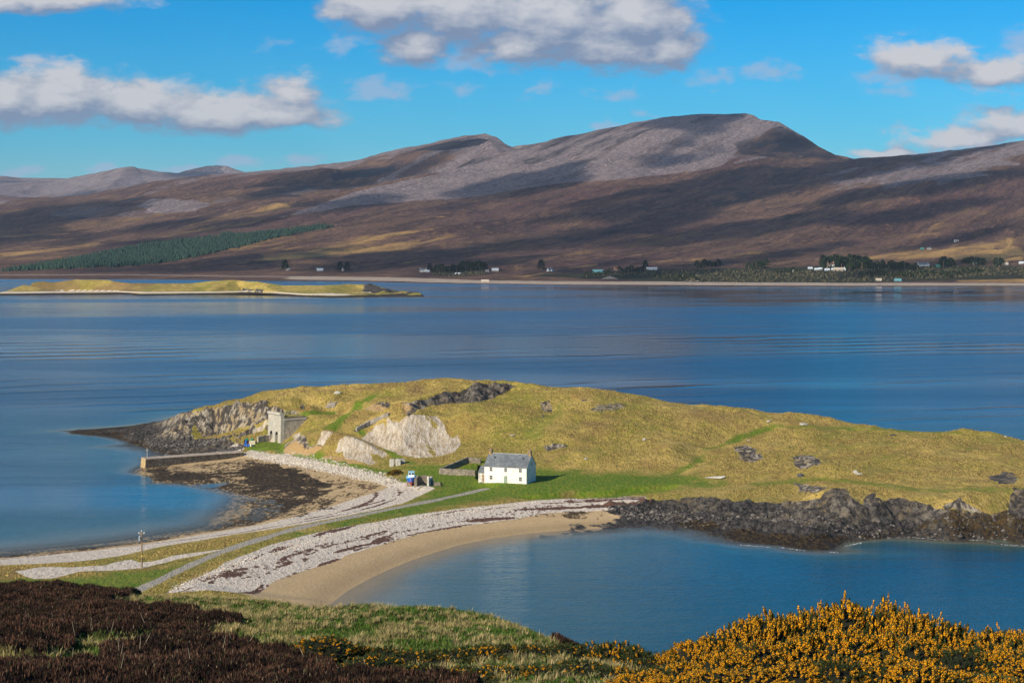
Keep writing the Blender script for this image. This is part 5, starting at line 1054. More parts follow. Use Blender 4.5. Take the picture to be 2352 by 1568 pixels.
mb = MB(); mb.add(*loft(lambda s: [(s[2],s[0],1.35),(s[3],s[0]-.12,s[4]-.25),(-s[3],s[0]-.12,s[4]-.25),(-s[2],s[0],1.35)])); mb.build('upper_hull', m_blue, boat, True)
mb = MB(); mb.add(*loft(lambda s: [(s[3]+.04,s[0]-.13,s[4]-.25),(s[3]+.07,s[0]-.16,s[4]),(-s[3]-.07,s[0]-.16,s[4]),(-s[3]-.04,s[0]-.13,s[4]-.25)])); mb.build('gunwale', m_cyan, boat)
mb = MB(); mb.hexa([(-.95,-1.6,2.5),(.95,-1.6,2.5),(1.0,1.2,2.5),(-1.0,1.2,2.5),(-.82,-1.2,4.15),(.82,-1.2,4.15),(.9,1.1,4.15),(-.9,1.1,4.15)]); wh_ = mb.build('wheelhouse', m_white, boat)
mb = MB(); mb.box(-.98, .98, -1.45, 1.3, 4.15, 4.27); mb.build('wheelhouse_roof', m_cyan, wh_)
for x0, x1 in ((-.78,-.10),(.10,.78)):
    mb = MB(); mb.hexa([(x0,-1.42,3.4),(x1,-1.42,3.4),(x1,-1.3,3.4),(x0,-1.3,3.4),(x0,-1.275,3.95),(x1,-1.275,3.95),(x1,-1.15,3.95),(x0,-1.15,3.95)]); mb.build('window', m_glass, wh_)
mb = MB(); mb.box(-.07, .07, -3.7, 4.0, .18, .5); mb.box(-.06, .06, -3.80, -3.66, .4, 2.95); mb.build('keel', m_red, boat)
for yy in (-2.2, .3, 2.8):
    mb = MB()
    for sx in (-1, 1): mb.tube([(sx*1.45, yy, 0), (sx*1.05, yy, 1.1)], .07, 6)
    mb.box(-1.3, 1.3, yy - .12, yy + .12, 0.02, .2)
    mb.build('cradle', m_steel, boat)
# --- concrete blocks of a hut
hx, hy, hzz = at(914, 1068)
hut = empty('concrete_hut', (hx, hy, hz(hx, hy)), .28, 'small roofless concrete hut below the scree, open in the middle', 'hut')
mb = MB(); mb.box(-2.6, -1.5, -.4, 1.0, -.5, 2.0); mb.build('left_block', m_conc, hut); mb = MB(); mb.box(-.8, .7, -.8, .0, -.6, 1.9); mb.box(.1, .7, .0, 3.0, -.6, 1.85); mb.build('right_block', m_conc, hut); mb = MB(); mb.box(.7, 2.6, .6, 3.0, -.6, 1.8); mb.box(-2.0, .1, 2.4, 2.9, -.6, 1.75); mb.build('back_block', m_kiln2, hut)
# --- lime kiln
KA = Vector((-89.6, 660.0)); KB = Vector((-84.0, 652.0)); e1 = (KA - KB).normalized(); e2 = Vector((.82, .57)).normalized()
kz = 4.6; KH = 10.9
kn = empty('lime_kiln', (KB.x, KB.y, kz), 0, 'tall pale stone lime kiln with two dark arches at the quarry foot', 'kiln')
LF = 10.0; LS = 10.5
def kp(a, b, z): q = e1 * a + e2 * b; return (q.x, q.y, z)
# front wall with two arched openings, built as a grid of cells around the openings
def arch_h(a, c, w, hs, hr):
    t = abs(a - c) / w
    return None if t >= 1 else hs + hr * math.sqrt(1 - t * t)
mb = MB(); na = 60; ops = [(3.1, 1.0, 2.9, 1.3), (7.4, 1.0, 2.9, 1.3)]
def batter(z): return .35 * max(0, 1 - z / KH)
for i in range(na):
    a0, a1 = LF * i / na, LF * (i + 1) / na; am = (a0 + a1) / 2; hh = None
    for o_c in ops:
        h_a = arch_h(am, *o_c)
        if h_a: hh = h_a
    z0 = hh if hh else -1.5
    levels = [z0] + [z for z in (3.5, 6, 8.5, KH) if z > z0]
    for za, zb in zip(levels[:-1], levels[1:]):
        fa, fb = -batter(za), -batter(zb)
        mb.add([kp(a0, fa, za), kp(a1, fa, za), kp(a1, fb, zb), kp(a0, fb, zb)], [(0, 1, 2, 3)])
    if hh: mb.add([kp(a0, -batter(hh), hh), kp(a1, -batter(hh), hh), kp(a1, 1.2, hh), kp(a0, 1.2, hh)], [(0, 1, 2, 3)])
for c, w, hs, hr in ops:
    for s_ in (-1, 1): mb.add([kp(c + s_*w, -.35, -1.5), kp(c + s_*w, 1.2, -1.5), kp(c + s_*w, 1.2, hs), kp(c + s_*w, -.22, hs)], [(0, 1, 2, 3)])
mb.add([kp(0, 0, KH), kp(LF, 0, KH), kp(LF, 1.4, KH), kp(0, 1.4, KH)], [(0, 1, 2, 3)])
mb.add([kp(LF, -.35, -1.5), kp(LF, 1.4, -1.5), kp(LF, 1.4, KH), kp(LF, 0, KH)], [(0, 1, 2, 3)])
mb.build('front_wall', m_kiln, kn)
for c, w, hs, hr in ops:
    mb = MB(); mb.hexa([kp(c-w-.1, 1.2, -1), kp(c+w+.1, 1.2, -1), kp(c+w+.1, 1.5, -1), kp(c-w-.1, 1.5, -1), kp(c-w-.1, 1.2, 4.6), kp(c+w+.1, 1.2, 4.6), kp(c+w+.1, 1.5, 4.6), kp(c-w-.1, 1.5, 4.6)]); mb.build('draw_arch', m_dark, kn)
mb = MB(); mb.hexa([kp(-.02, 1.4, -1.5), kp(-.02, -.37, -1.5), kp(.5, -.34, -1.5), kp(.5, 1.4, -1.5), kp(-.02, 1.4, KH), kp(-.02, -.02, KH), kp(.5, -.02, KH), kp(.5, 1.4, KH)])
mb.build('corner_buttress', m_kiln, kn)
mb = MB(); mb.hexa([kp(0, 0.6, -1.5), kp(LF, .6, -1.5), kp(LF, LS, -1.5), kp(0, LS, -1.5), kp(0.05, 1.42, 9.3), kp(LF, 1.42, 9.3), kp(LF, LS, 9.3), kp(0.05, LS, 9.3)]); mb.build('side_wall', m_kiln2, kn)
mb = MB(); mb.hexa([kp(-.14, 1.2, 8.45), kp(.2, 1.2, 8.45), kp(.2, LS + .1, 8.45), kp(-.14, LS + .1, 8.45), kp(-.14, 1.2, 8.7), kp(.2, 1.2, 8.7), kp(.2, LS + .1, 8.7), kp(-.14, LS + .1, 8.7)]); mb.build('string_course', m_conc, kn)
mb = MB(); jag_wall(mb, kp(-.05, -.05, 0)[:2], kp(LF, -.05, 0)[:2], .8, KH, KH, .35, .8, .1); mb.build('parapet', m_kiln, kn)
m_turf = simple('dry_turf', (.30, .22, .06), (.16, .15, .03), .8, 1, detail=6)
mb = MB(); n = 8
for i in range(n):
    for j in range(n):
        q = [kp(LF * (i + a) / n, 1.4 + (LS - 1.4) * (j + b) / n, 9.32 + .5 * math.sin((i + a) * 1.7) * math.sin((j + b)) * (0 < i + a < n) * (0 < j + b < n) + .25) for a, b in ((0,0),(1,0),(1,1),(0,1))]; mb.add(q, [(0,1,2,3)])
mb.build('turf_top', m_turf, kn)
m_post = simple('fence_timber', (.30, .25, .18), (.48, .42, .33), 8, .9)
fpost = None
for i, (u, v) in enumerate(((655,952),(671,951),(680,951.5),(684,952),(688,955))):
    x, y, z = at(u, v + 2); 
    if fpost is None: mb = MB(); mb.tube([(0,0,-.4),(.02,0,1.35)], .09, 6); fpost = mb.build('fence_post', m_post); o = fpost
    else: o = fpost.copy(); col.objects.link(o)
    o.location = (x, y, hz(x, y)); tag(o, 'thin pale wooden fence post on the shelf behind the kiln', 'fence post', 'fence posts above the lime kiln')
# low wall left of the kiln
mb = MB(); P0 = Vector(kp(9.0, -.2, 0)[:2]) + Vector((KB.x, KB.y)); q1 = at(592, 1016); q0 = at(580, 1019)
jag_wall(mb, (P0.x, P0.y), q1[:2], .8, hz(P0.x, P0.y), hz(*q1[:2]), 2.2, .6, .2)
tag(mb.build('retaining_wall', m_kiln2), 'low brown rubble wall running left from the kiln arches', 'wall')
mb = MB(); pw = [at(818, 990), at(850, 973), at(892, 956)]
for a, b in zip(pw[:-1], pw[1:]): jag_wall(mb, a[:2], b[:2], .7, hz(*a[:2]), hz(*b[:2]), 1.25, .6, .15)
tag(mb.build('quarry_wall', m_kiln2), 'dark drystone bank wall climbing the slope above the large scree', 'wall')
# --- barrels, nets and crates by the quay
m_bb = simple('blue_plastic', (.004, .10, .45), (.01, .14, .55), 4, .4); m_cream = simple('cream_plastic', (.62, .58, .42), (.72, .68, .5), 4, .5); m_net = simple('green_net', (.005, .10, .055), (.02, .22, .12), 9, .9, bump=.1); m_blk = simple('black_plastic', (.012, .012, .014), (.04, .04, .045), 5, .6)
def barrel(u, v, dz, mat, label, name='barrel', grp=None):
    x, y, z = at(u, v); o = empty(name, (x, y, hz(x, y) + dz), 0, label, 'barrel', grp)
    mb = MB(); mb.tube([(0,0,0),(0,0,.05),(0,0,.32),(0,0,.34),(0,0,.38),(0,0,.60),(0,0,.62),(0,0,.66),(0,0,.9),(0,0,.95)], [.27,.30,.31,.33,.31,.31,.33,.31,.30,.26], 14); mb.build('body', mat, o, False)
    mb = MB(); mb.tube([(0,0,.95),(0,0,.99)], [.24,.24], 12); mb.build('lid', m_blk, o); return o
BG = 'blue barrels by the quay'
barrel(567.0, 1025.6, 0, m_bb, 'upright blue barrel, left one of the front pair by the nets', grp=BG); barrel(571.6, 1025.6, 0, m_bb, 'upright blue barrel, right one of the front pair by the nets', grp=BG)
barrel(565.6, 1020.6, .55, m_bb, 'blue barrel lifted on the black crate with a white lid', grp=BG); barrel(563.0, 1024.0, 0, m_bb, 'darker blue barrel at the left end beside the rusty frame', grp=BG)
barrel(576.2, 1025.0, 0, m_cream, 'single cream coloured barrel right of the blue pair')
def heap(u, v, dz, s_, mat, seed, name, label, cat, grp=None):
    x, y, z = at(u, v); me = rock_mesh(name, s_, seed, mat, 1.0, 3)
    for vv in me.vertices: vv.co += vv.co.normalized() * .10 * math.sin(vv.co.x*19 + seed) * math.sin(vv.co.z*17) ; vv.co.z = max(vv.co.z, -.2)
    o = link(name, me, None, (x, y, hz(x, y) + dz)); tag(o, label, cat, grp); return o
heap(567, 1018, 1.45, (.75,.6,.55), m_net, 3, 'fishing_net', 'smaller green net bundle heaped on the left of the gear pile', 'net'); heap(580, 1018, 1.3, (.95,.8,.75), m_net, 5, 'fishing_net', 'larger green net bundle on top of the tan fish box', 'net')
def crate(u, v, s_, mat, label, rz_=0, name='fish_box'):
    x, y, z = at(u, v); o = empty(name, (x, y, hz(x, y)), rz_, label, 'box'); a, b, c = s_; t = .06; mb = MB()
    mb.box(-a, a, -b, b, 0, t); mb.box(-a, a, -b, -b+t, t, c); mb.box(-a, a, b-t, b, t, c); mb.box(-a, -a+t, -b+t, b-t, t, c); mb.box(a-t, a, -b+t, b-t, t, c); mb.build('shell', mat, o)
    mb = MB(); mb.box(-a+t+.01, a-t-.01, -b+t+.01, b-t-.01, c*.55, c*.8); mb.build('contents', m_blk, o)
m_tan = simple('tan_board', (.38, .32, .20), (.52, .45, .30), 4, .8)
crate(566, 1019, (.9,.6,1.4), m_blk, 'dark box holding up the left net bundle', .1); crate(580, 1020.5, (1.1,.7,1.35), m_tan, 'tan upright box under the large green net', -.05)
crate(573, 1021, (.5,.5,1.0), simple('maroon_plastic', (.09,.015,.02), (.16,.03,.04), 4, .5), 'small maroon box between the two net bundles'); crate(581.5, 1025.5, (.4,.4,.6), m_blk, 'low black box at the right front of the gear pile')
x, y, z = at(554, 1024.5); tr = empty('trailer', (x, y, hz(x, y)), .15, 'old rusty trailer frame with dark wheel left of the gear pile', 'trailer')
mb = MB(); mb.box(-1.1, 1.4, -.5, -.4, .5, .62); mb.box(-1.1, 1.4, .4, .5, .5, .62); mb.box(-1.1, -1.0, -.4, .4, .5, .62); mb.box(.8, .9, -.4, .4, .5, .62); mb.box(-1.05, -.2, -.4, .4, .62, 1.35); mb.tube([(1.4,0,.55),(2.3,0,.45)], .05, 6); mb.build('frame', m_steel, tr)
for sy in (-.6, .6): mb = MB(); mb.tube([(-.4, sy-.1, .4), (-.4, sy+.1, .4)], .4, 14); mb.build('wheel', m_blk, tr)
# --- pier
m_pier = stone_mat('pier_stone', (.055, .042, .030), (.19, .155, .115), (.015, .012, .010), 1.5, .12)
m_pier_t = simple('pier_deck', (.27, .21, .15), (.42, .35, .27), .6, .9, detail=7)
P1 = Vector(unp(335.0, 1053.5, 3.2)); P2 = Vector(unp(560, 1038, 3.4)); dirp = (P2 - P1).normalized(); nrp = Vector((-dirp.y, dirp.x)); PL = (P2 - P1).length
pr = empty('pier', (P1.x, P1.y, 0), math.atan2(dirp.y, dirp.x), 'long dark stone pier running out from the quarry shore into the bay', 'pier')
PW = 4.6
def ppier(mb, x0, x1, z0, z1, e=0.0): mb.hexa([(x0-e*2, -e, z0), (x1, -e, z0), (x1, PW+e, z0), (x0-e*2, PW+e, z0), (x0, 0, z1), (x1, 0, z1), (x1, PW, z1), (x0, PW, z1)])
mb = MB(); ns = 26
for i in range(ns):
    a, b = PL * i / ns, PL * (i + 1) / ns; e = .30 + rnd.uniform(-.05, .05); z1 = 3.0 + .2 * i / ns
    mb.hexa([(a - (.5 if i == 0 else 0), -e, -2.5), (b, -e, -2.5), (b, PW + e, -2.5), (a - (.5 if i == 0 else 0), PW + e, -2.5), (a, 0, z1), (b, 0, z1), (b, PW, z1), (a, PW, z1)])
mb.build('wall', m_pier, pr)
m_pend = stone_mat('pier_end_stone', (.42, .27, .10), (.62, .46, .24), (.20, .14, .07), 1.3, .06)
mb = MB(); mb.hexa([(-.62, -.33, -2.5), (-.45, -.33, -2.5), (-.45, PW+.33, -2.5), (-.62, PW+.33, -2.5), (-.12, -.02, 2.95), (.02, -.02, 2.95), (.02, PW+.02, 2.95), (-.12, PW+.02, 2.95)]); mb.build('end_wall', m_pend, pr)
mb = MB()
for i in range(22):
    a, b = PL * i / 22 - (.15 if i == 0 else -.02), PL * (i + 1) / 22; z1 = 3.02 + .2 * i / 22 + rnd.uniform(-.03, .03); mb.box(a, b, -.12, PW + .12, z1, z1 + .28)
mb.build('coping', m_pier_t, pr)
mb = MB()
for y0 in (.5, 1.7, 2.9): mb.tube([(.5, y0, 3.3), (.5, y0, 4.1)], .05, 6)
mb.tube([(.5, .5, 4.08), (.5, 2.9, 4.08)], .04, 6); mb.build('railing', m_steel, pr); mb = MB(); mb.tube([(1.2, 2.2, 3.2), (1.2, 2.2, 6.8)], .06, 6); mb.box(.7, 1.7, 2.16, 2.24, 5.9, 6.05); mb.build('mast', m_pipe, pr)
# --- telegraph pole
px_, py_, pz_ = at(326, 1303); pole = empty('utility_pole', (px_, py_, hz(px_, py_)), .25, 'weathered wooden electricity pole with transformer standing on the shingle strip', 'utility pole')
mb = MB(); mb.tube([(0,0,-1),(.02,0,4),(0,0,8.4)], [.19,.165,.13], 10); mb.build('mast', simple('pole_timber', (.13,.085,.04), (.26,.18,.10), 3, .9, st=(3,3,.4)), pole)
mb = MB(); mb.box(-.7, .7, -.09, .09, 7.9, 8.05); arm = mb.build('crossarm', m_post, pole)
for x0 in (-.6, 0, .6): mb = MB(); mb.tube([(x0,0,8.05 if x0 else 8.4),(x0,0,8.25 if x0 else 8.62),(x0,0,8.32 if x0 else 8.72)], [.09,.11,.05], 8); mb.build('insulator', m_white, arm)
mb = MB(); mb.tube([(-.42,-.05,6.3),(-.42,-.05,7.2)], .29, 12); mb.tube([(-.42,-.05,7.2),(-.42,-.05,7.28)], [.30,.2], 12); mb.box(-.2, .0, -.06, .06, 6.6, 6.8); tf = mb.build('transformer', simple('grey_steel', (.16,.19,.22), (.28,.31,.34), 3, .5), pole)
mb = MB(); mb.tube([(-.5,-.05,7.28),(-.5,-.05,7.5)], .05, 6); mb.tube([(-.33,-.05,7.28),(-.33,-.05,7.5)], .05, 6); mb.build('bushing', m_white, tf)
mb = MB(); mb.box(-.13, .13, -.19, -.165, 2.6, 2.95); mb.build('warning_plate', simple('yellow_plate', (.75,.55,.02), (.8,.6,.03), 2, .6), pole)
# --- shrubs behind the cottage
def conifer(x, y, z, h, r, name, label, cat, grp=None, n=900, dark=1.0, seed=0, leaf=.055):
    rg = np.random.default_rng(seed); o = empty(name, (x, y, z), 0, label, cat, grp); mb = MB(); mb.tube([(0,0,-.3),(0,0,h*.5),(.02,0,h*.95)], [r*.12,r*.07,.02], 7); mb.build('trunk', m_pane_w, o)
    zz = rg.uniform(.06, 1, n) ** .9; pr_ = r * (1 - zz) ** .7 * (1 + .35 * np.sin(zz * 31 + seed)) + .05 * r; a = rg.uniform(0, 6.28, n); q = pr_ * np.sqrt(rg.uniform(.15, 1.1, n))
    P = np.stack([np.cos(a)*q, np.sin(a)*q, zz*h], 1); d = np.stack([np.cos(a), np.sin(a), rg.uniform(-.2, .9, n)], 1) + rg.normal(0, .3, (n, 3)); L_ = h * leaf * rg.uniform(.6, 1.5, (n, 1)); w = np.cross(d, rg.normal(0, 1, (n, 3))); w /= np.linalg.norm(w, axis=1)[:, None]
    V = np.stack([P - w*L_*.35, P + w*L_*.35, P + d*L_], 1).reshape(-1, 3); C = np.repeat(np.array([.022, .042, .014]) * dark * rg.uniform(.4, 1.8, (n, 1)), 3, axis=0)
    link('crown', mesh_np('crown', V, np.arange(n*3).reshape(-1, 3), veg, {'Col': C}, smooth=False), o); return o
cw = Matrix.Rotation(rz, 3, 'Z')
for (lx, ly, h, r, lb) in ((-3.7, 5.0, 4.6, 1.0, 'tall narrow dark evergreen at the left end of the annexe'), (-1.6, 9.2, 5.6, 1.9, 'wider dark evergreen rising behind the annexe roof')):
    q = cw @ Vector((lx, ly, 0)); conifer(ax_ + q.x, ay_ + q.y, hz(ax_ + q.x, ay_ + q.y), h, r, 'evergreen_shrub', lb, 'shrub', None, 3200, .8, int(h * 10))
# small gorse by the track
x, y, z = at(910, 1089); og = empty('gorse_bush', (x, y, hz(x, y) - .1), 0, 'rounded rusty gorse bush on the grass left of the boat', 'gorse'); og.scale = (2.2, 1.8, 1.7); link('foliage', GV['some'][0][0], og); link('flowers', GV['some'][0][1], og)
x, y, z = at(897, 1088); og = empty('gorse_bush', (x, y, hz(x, y) - .1), 2, 'low brown scrub bush joined to the rusty gorse', 'gorse'); og.scale = (1.5, 1.3, .9); link('foliage', GV['few'][0][0], og)
# --- boulders and debris
m_pale = stone_mat('pale_boulder', (.36, .33, .27), (.54, .50, .42), (.3, .27, .22), 1.2, .05); m_drk = stone_mat('dark_boulder', (.05, .05, .05), (.15, .145, .14), (.03, .03, .03), 1.2, .05)
for i, (u, v, s_, mt, lb) in enumerate([(1845,976,(1.9,1.2,.9),m_pale,'largest pale boulder on the far right skyline pasture'),(1766,969,(1.1,.8,.6),m_pale,'small pale boulder left of the largest one near the skyline'),(1480,1011,(.9,.7,.8),m_pale,'white block standing on the middle of the slope'),
      (1346,1055,(.8,.6,.5),m_pale,'pale stone low on the slope right of the cottage'),(1341,920,(1.0,.7,.4),m_drk,'dark stone high on the hill above the green streak'),(1839,1094,(1.1,.9,.9),m_drk,'dark boulder under the grey outcrop on the right'),
      (1966,1086,(1.0,.9,.8),m_pale,'grey stone alone in the right hand pasture'),(1974,1089,(1.2,.7,.4),m_pale,'flat stone leaning by the grey pasture stone'),(2052,1000,(1.6,.8,.6),m_drk,'dark jagged rocks on the shoulder near the right skyline'),(2310,1004,(.7,.5,.4),m_pale,'tiny pale stone near the right frame edge'),
      (1178,1001,(1.2,.8,.4),m_pale,'flat pale stone beneath the upper rock face'),(998,914,(.9,.7,.5),m_drk,'small dark stone above the upper rock face'),(776,903,(1.7,1.0,.8),m_pale,'pale rock on the grass above the left cliff'),(1720,1012,(.7,.5,.4),m_pale,'little stone above the violet outcrop'),
      (1110,1107.5,(1.8,.9,.25),m_pale,'flat stone slab at the cottage left corner'),(1247,957,(.6,.5,.5),m_drk,'dark stone in the green hollow above the cottage'),(385,1046,(1.6,1.2,1.0),m_drk,'dark round boulder on the shore behind the pier')]):
    x, y, z = at(u, v); o = link('boulder', rock_mesh('boulder', s_, 40 + i, mt, .9, 2), None, (x, y, hz(x, y) + s_[2] * .25)); tag(o, lb, 'boulder')
x, y, z = at(1640, 1098); wr = empty('driftwood_planks', (x, y, hz(x, y) + .1), -.35, 'grey weathered planks and beam lying in the right hand pasture', 'planks')
for i in range(5): mb = MB(); yy = i * .5 - 1; a = rnd.uniform(-.15, .15); mb.hexa([(-2.6+i*.3, yy, 0), (2.4+i*.2, yy+a, 0), (2.4+i*.2, yy+.3+a, 0), (-2.6+i*.3, yy+.3, 0), (-2.6+i*.3, yy, .15), (2.4+i*.2, yy+a, .2+.1*i), (2.4+i*.2, yy+.3+a, .2+.1*i), (-2.6+i*.3, yy+.3, .15)]); mb.build('plank', m_pipe if i % 2 else m_post, wr)
# --- rubble bank below the track, and loose cobbles: nobody could count them
def cobbles(name, areas, n, smin, smax, label, seed, cols=((.55,.50,.44),(.82,.78,.70))):
    rg = np.random.default_rng(seed); ico = bmesh.new(); bmesh.ops.create_icosphere(ico, subdivisions=1, radius=1); ico.verts.ensure_lookup_table(); ico.verts.index_update()
    IV = np.array([v.co[:] for v in ico.verts]); IF = np.array([[v.index for v in f.verts] for f in ico.faces]); ico.free(); Vs = []; Ts = []; Cs = []; b = 0
    for (ua, va, ub, vb, wid, k) in areas:
        a = np.array(at(ua, va)[:2]); c = np.array(at(ub, vb)[:2]); t = rg.random(k)[:, None]; off = rg.normal(0, wid, (k, 2)); P = a * (1 - t) + c * t + off
        z = bil(H, HX, HY, P[:, 0], P[:, 1]); s = rg.uniform(smin, smax, (k, 1, 1)) * np.exp(rg.normal(0, .25, (k, 1, 1)))
        sh = IV[None] * (1 + rg.uniform(-.28, .28, (k, len(IV), 1))) * s * np.array([1.15, 1.0, .75]) * rg.uniform(.7, 1.3, (k, 1, 3)); V_ = sh + np.concatenate([P, z[:, None] + .02], 1)[:, None]
        Vs.append(V_.reshape(-1, 3)); Ts.append((IF[None] + (np.arange(k) * len(IV))[:, None, None]).reshape(-1, 3) + b); b += k * len(IV)
        cc = np.array(cols[0]) + (np.array(cols[1]) - np.array(cols[0])) * rg.random((k, 1)); cc = np.where(rg.random((k, 1)) < (.18 if cols[0][0] > .3 else 0), np.array([.40, .26, .16]), cc); Cs.append(np.repeat(cc, len(IV), axis=0))
    return struct(link(name, mesh_np(name, np.concatenate(Vs), np.concatenate(Ts), veg, {'Col': np.concatenate(Cs)}, smooth=False)), label, 'stuff', 'stones')
cobbles('rubble_bank', [(572,1040,650,1055,1.5,1500),(650,1055,720,1067,1.6,1500),(720,1067,800,1084,1.7,1500),(800,1084,860,1097,1.7,1300),(860,1097,900,1108,1.4,600)], 0, .13, .34, 'bank of pale rubble blocks below the track', 5, ((.26,.22,.17),(.52,.46,.38)))
cobbles('shore_stones', [(500,1040,560,1024,1.5,400),(395,1010,470,1022,4,260),(345,1000,420,1030,4,220),(470,1015,540,1012,2,260),(1570,1180,1900,1200,3.5,250),(1900,1200,2350,1205,3,250),(1430,1170,1560,1190,3,300)], 0, .18, .50, 'loose grey shore stones among the rocks', 6, ((.03,.028,.026),(.15,.13,.11)))
cobbles('storm_shingle', [(400,1352,560,1290,1.0,500),(560,1290,760,1228,.9,500),(760,1228,1000,1180,.8,400),(1000,1180,1240,1153,.9,400)], 0, .06, .15, 'coarse storm shingle along the turf edge', 8, ((.40,.36,.30),(.70,.64,.55)))
# surf at the rocks
m_foam, nt_, b_, o_ = new_mat('foam'); b_.inputs['Base Color'].default_value = (.8, .82, .82, 1); b_.inputs['Roughness'].default_value = .9
nt_.links.new(sstep(nt_, noise(nt_, geo(nt_), 1.6, 4, .7), .5, .62, 0, .9), b_.inputs['Alpha'])
mb = MB()
for seg in ([(2095,1234),(2130,1236),(2155,1240)], [(2225,1240),(2255,1240),(2290,1247)], [(2300,1250),(2350,1253),(2420,1256)], [(1700,1251),(1740,1254),(1770,1256)], [(1790,1256),(1830,1262),(1850,1264)], [(1940,1254),(1980,1246)], [(1905,1268),(1925,1268)]):
    p = [unp(u, v, .03) for u, v in seg]
    for a, b in zip(p[:-1], p[1:]): mb.add([(a[0], a[1] - .6, .03), (b[0], b[1] - .6, .03), (b[0], b[1] + .9, .03), (a[0], a[1] + .9, .03)], [(0,1,2,3)])
struct(mb.build('surf', m_foam), 'thin white surf at the foot of the dark rocks', 'stuff', 'surf')
# ------------------------------------------------------------------ far shore: houses, trees, plantation
m_fw = simple('far_white_wall', (.48,.48,.45), (.56,.55,.52), .5, .9); m_fr = simple('far_slate', (.10,.11,.13), (.16,.17,.19), .5, .7); m_ft = simple('far_red_roof', (.30,.10,.06), (.36,.14,.09), .5, .8); m_fg = simple('far_green_sheet', (.05,.20,.16), (.08,.28,.22), .5, .6); m_fs = simple('far_stone_wall', (.34,.28,.22), (.46,.38,.30), .5, .9); m_fb = simple('far_teal_sheet', (.08,.22,.25), (.12,.28,.30), .5, .6); m_fl = simple('far_light_roof', (.45,.50,.54), (.55,.60,.63), .5, .6)
def far_house(u, v, L_, W_, h, mat, rmat, label, rz_=0.0, chim=2, name='house', wing=False, nwin=3):
    L_, W_, h = L_*.88, W_*.9, h*.88
    x, y, z = fat(u, v); o = empty(name, (x, y, z - .3), rz_, label, 'house' if name == 'house' else 'shed', 'houses along the far shore' if name == 'house' else None)
    rh = W_ * .42; a = L_ / 2; w = W_ / 2; mb = MB(); mb.add([(-a,-w,-2),(a,-w,-2),(a,w,-2),(-a,w,-2),(-a,-w,h),(a,-w,h),(a,w,h),(-a,w,h),(-a,0,h+rh),(a,0,h+rh)], [(0,1,5,4),(1,2,6,9,5),(2,3,7,6),(3,0,4,8,7),(4,5,9,8),(7,8,9,6),(0,3,2,1)])
    if wing: mb.add([(a-5,-w-4,-2),(a,-w-4,-2),(a,-w+.5,-2),(a-5,-w+.5,-2),(a-5,-w-4,h),(a,-w-4,h),(a,-w+.5,h),(a-5,-w+.5,h),(a-2.5,-w-4,h+2.2),(a-2.5,-w+1.5,h+2.2)], [(0,1,5,8,4),(1,2,6,5),(2,3,7,6),(3,0,4,7),(5,6,9,8),(4,8,9,7)])
    mb.build('wall', mat, o); mb = MB(); s_ = rh / w; roofslab(mb, -a-.3, a+.3, -w-.4, h-.4*s_+.05, 0, h+rh+.05, .25); roofslab(mb, -a-.3, a+.3, 0, h+rh+.05, w+.4, h-.4*s_+.05, .25)
    if wing: mb.hexa([(a-5.3,-w-4.3,h+.02),(a-2.5,-w-4.3,h+2.3),(a-2.5,-w+1.8,h+2.3),(a-5.3,-w+.6,h+.02),(a-5.3,-w-4.3,h+.25),(a-2.5,-w-4.3,h+2.55),(a-2.5,-w+1.8,h+2.55),(a-5.3,-w+.6,h+.25)]); mb.hexa([(a+.3,-w-4.3,h+.02),(a-2.5,-w-4.3,h+2.31),(a-2.5,-w+1.8,h+2.31),(a+.3,-w+.6,h+.02),(a+.3,-w-4.3,h+.26),(a-2.5,-w-4.3,h+2.56),(a-2.5,-w+1.8,h+2.56),(a+.3,-w+.6,h+.26)])
    rf = mb.build('roof', rmat, o)
    for k in range(chim): mb = MB(); xx = (-a + .6, a - .6, 0)[k]; mb.box(xx-.6, xx+.6, -.5, .5, h+rh-.6, h+rh+1.5); mb.build('chimney', mat, rf)
    for k in range(nwin): mb = MB(); xx = -a + L_ * (k + .5) / nwin; mb.box(xx-.6, xx+.6, -w-.06, -w+.02, h*.35, h*.75); mb.build('window', m_glass, o)
    return o
far_house(662,621,9,7,3,m_fs,m_fr,'small dim cottage beside the tall dark firs on the far shore',0,1)
far_house(735,622,15,7,3,m_fw,m_fl,'white bungalow with pale roof at the far left of the settlement',.1,1)
far_house(788,622,7,6,4.5,m_fs,m_fr,'grey gable house between two dark trees across the loch',1.2,1)
far_house(972,624,16,8,4.2,m_fw,m_fr,'white house with two chimneys left of the dark wood',.05,2,wing=True)
far_house(983,625,7,5,2.6,m_fw,m_fl,'small white outbuilding right of the two chimney white house',0,0)
far_house(1033,623,19,8,3.4,m_fw,m_fr,'long white house partly behind dark shore trees',.2,1)
far_house(1052,632,13,6,2.4,m_fl,m_fl,'pale low shed below the dark shore trees',0,0,'shed',nwin=1)
far_house(1137,623,15,9,3.2,m_fs,m_fl,'barn with shining pale roof at the end of the wood',.2,0,'shed',nwin=1)
far_house(1119,624,8,6,2.4,m_fs,m_fr,'small grey shed left of the shining barn',0,0,'shed',nwin=1)
far_house(1114,648,15,7,2.0,m_fs,m_fs,'low stone sheepfold building on the far beach',0,0,'shed',nwin=1)
far_house(1262,623,11,7,4,m_fw,m_fr,'white gable cottage right of the lone dark fir',.8,2,wing=True)
far_house(1374,626,26,8,3.2,m_fg,m_fb,'long shed with teal sheet roof among the far fields',0,0,'shed',nwin=1)
far_house(1418,622,15,7,3,m_fs,m_ft,'red roofed stone house in the far fields',.1,1)
far_house(1497,620,24,7,3.2,m_fw,m_fw,'long white croft house right of dark round tree',.05,2,nwin=4)
far_house(1824,625,7,6,2.6,m_fw,m_fw,'tiny white box hut below the caravans',0,0,'shed',nwin=1)
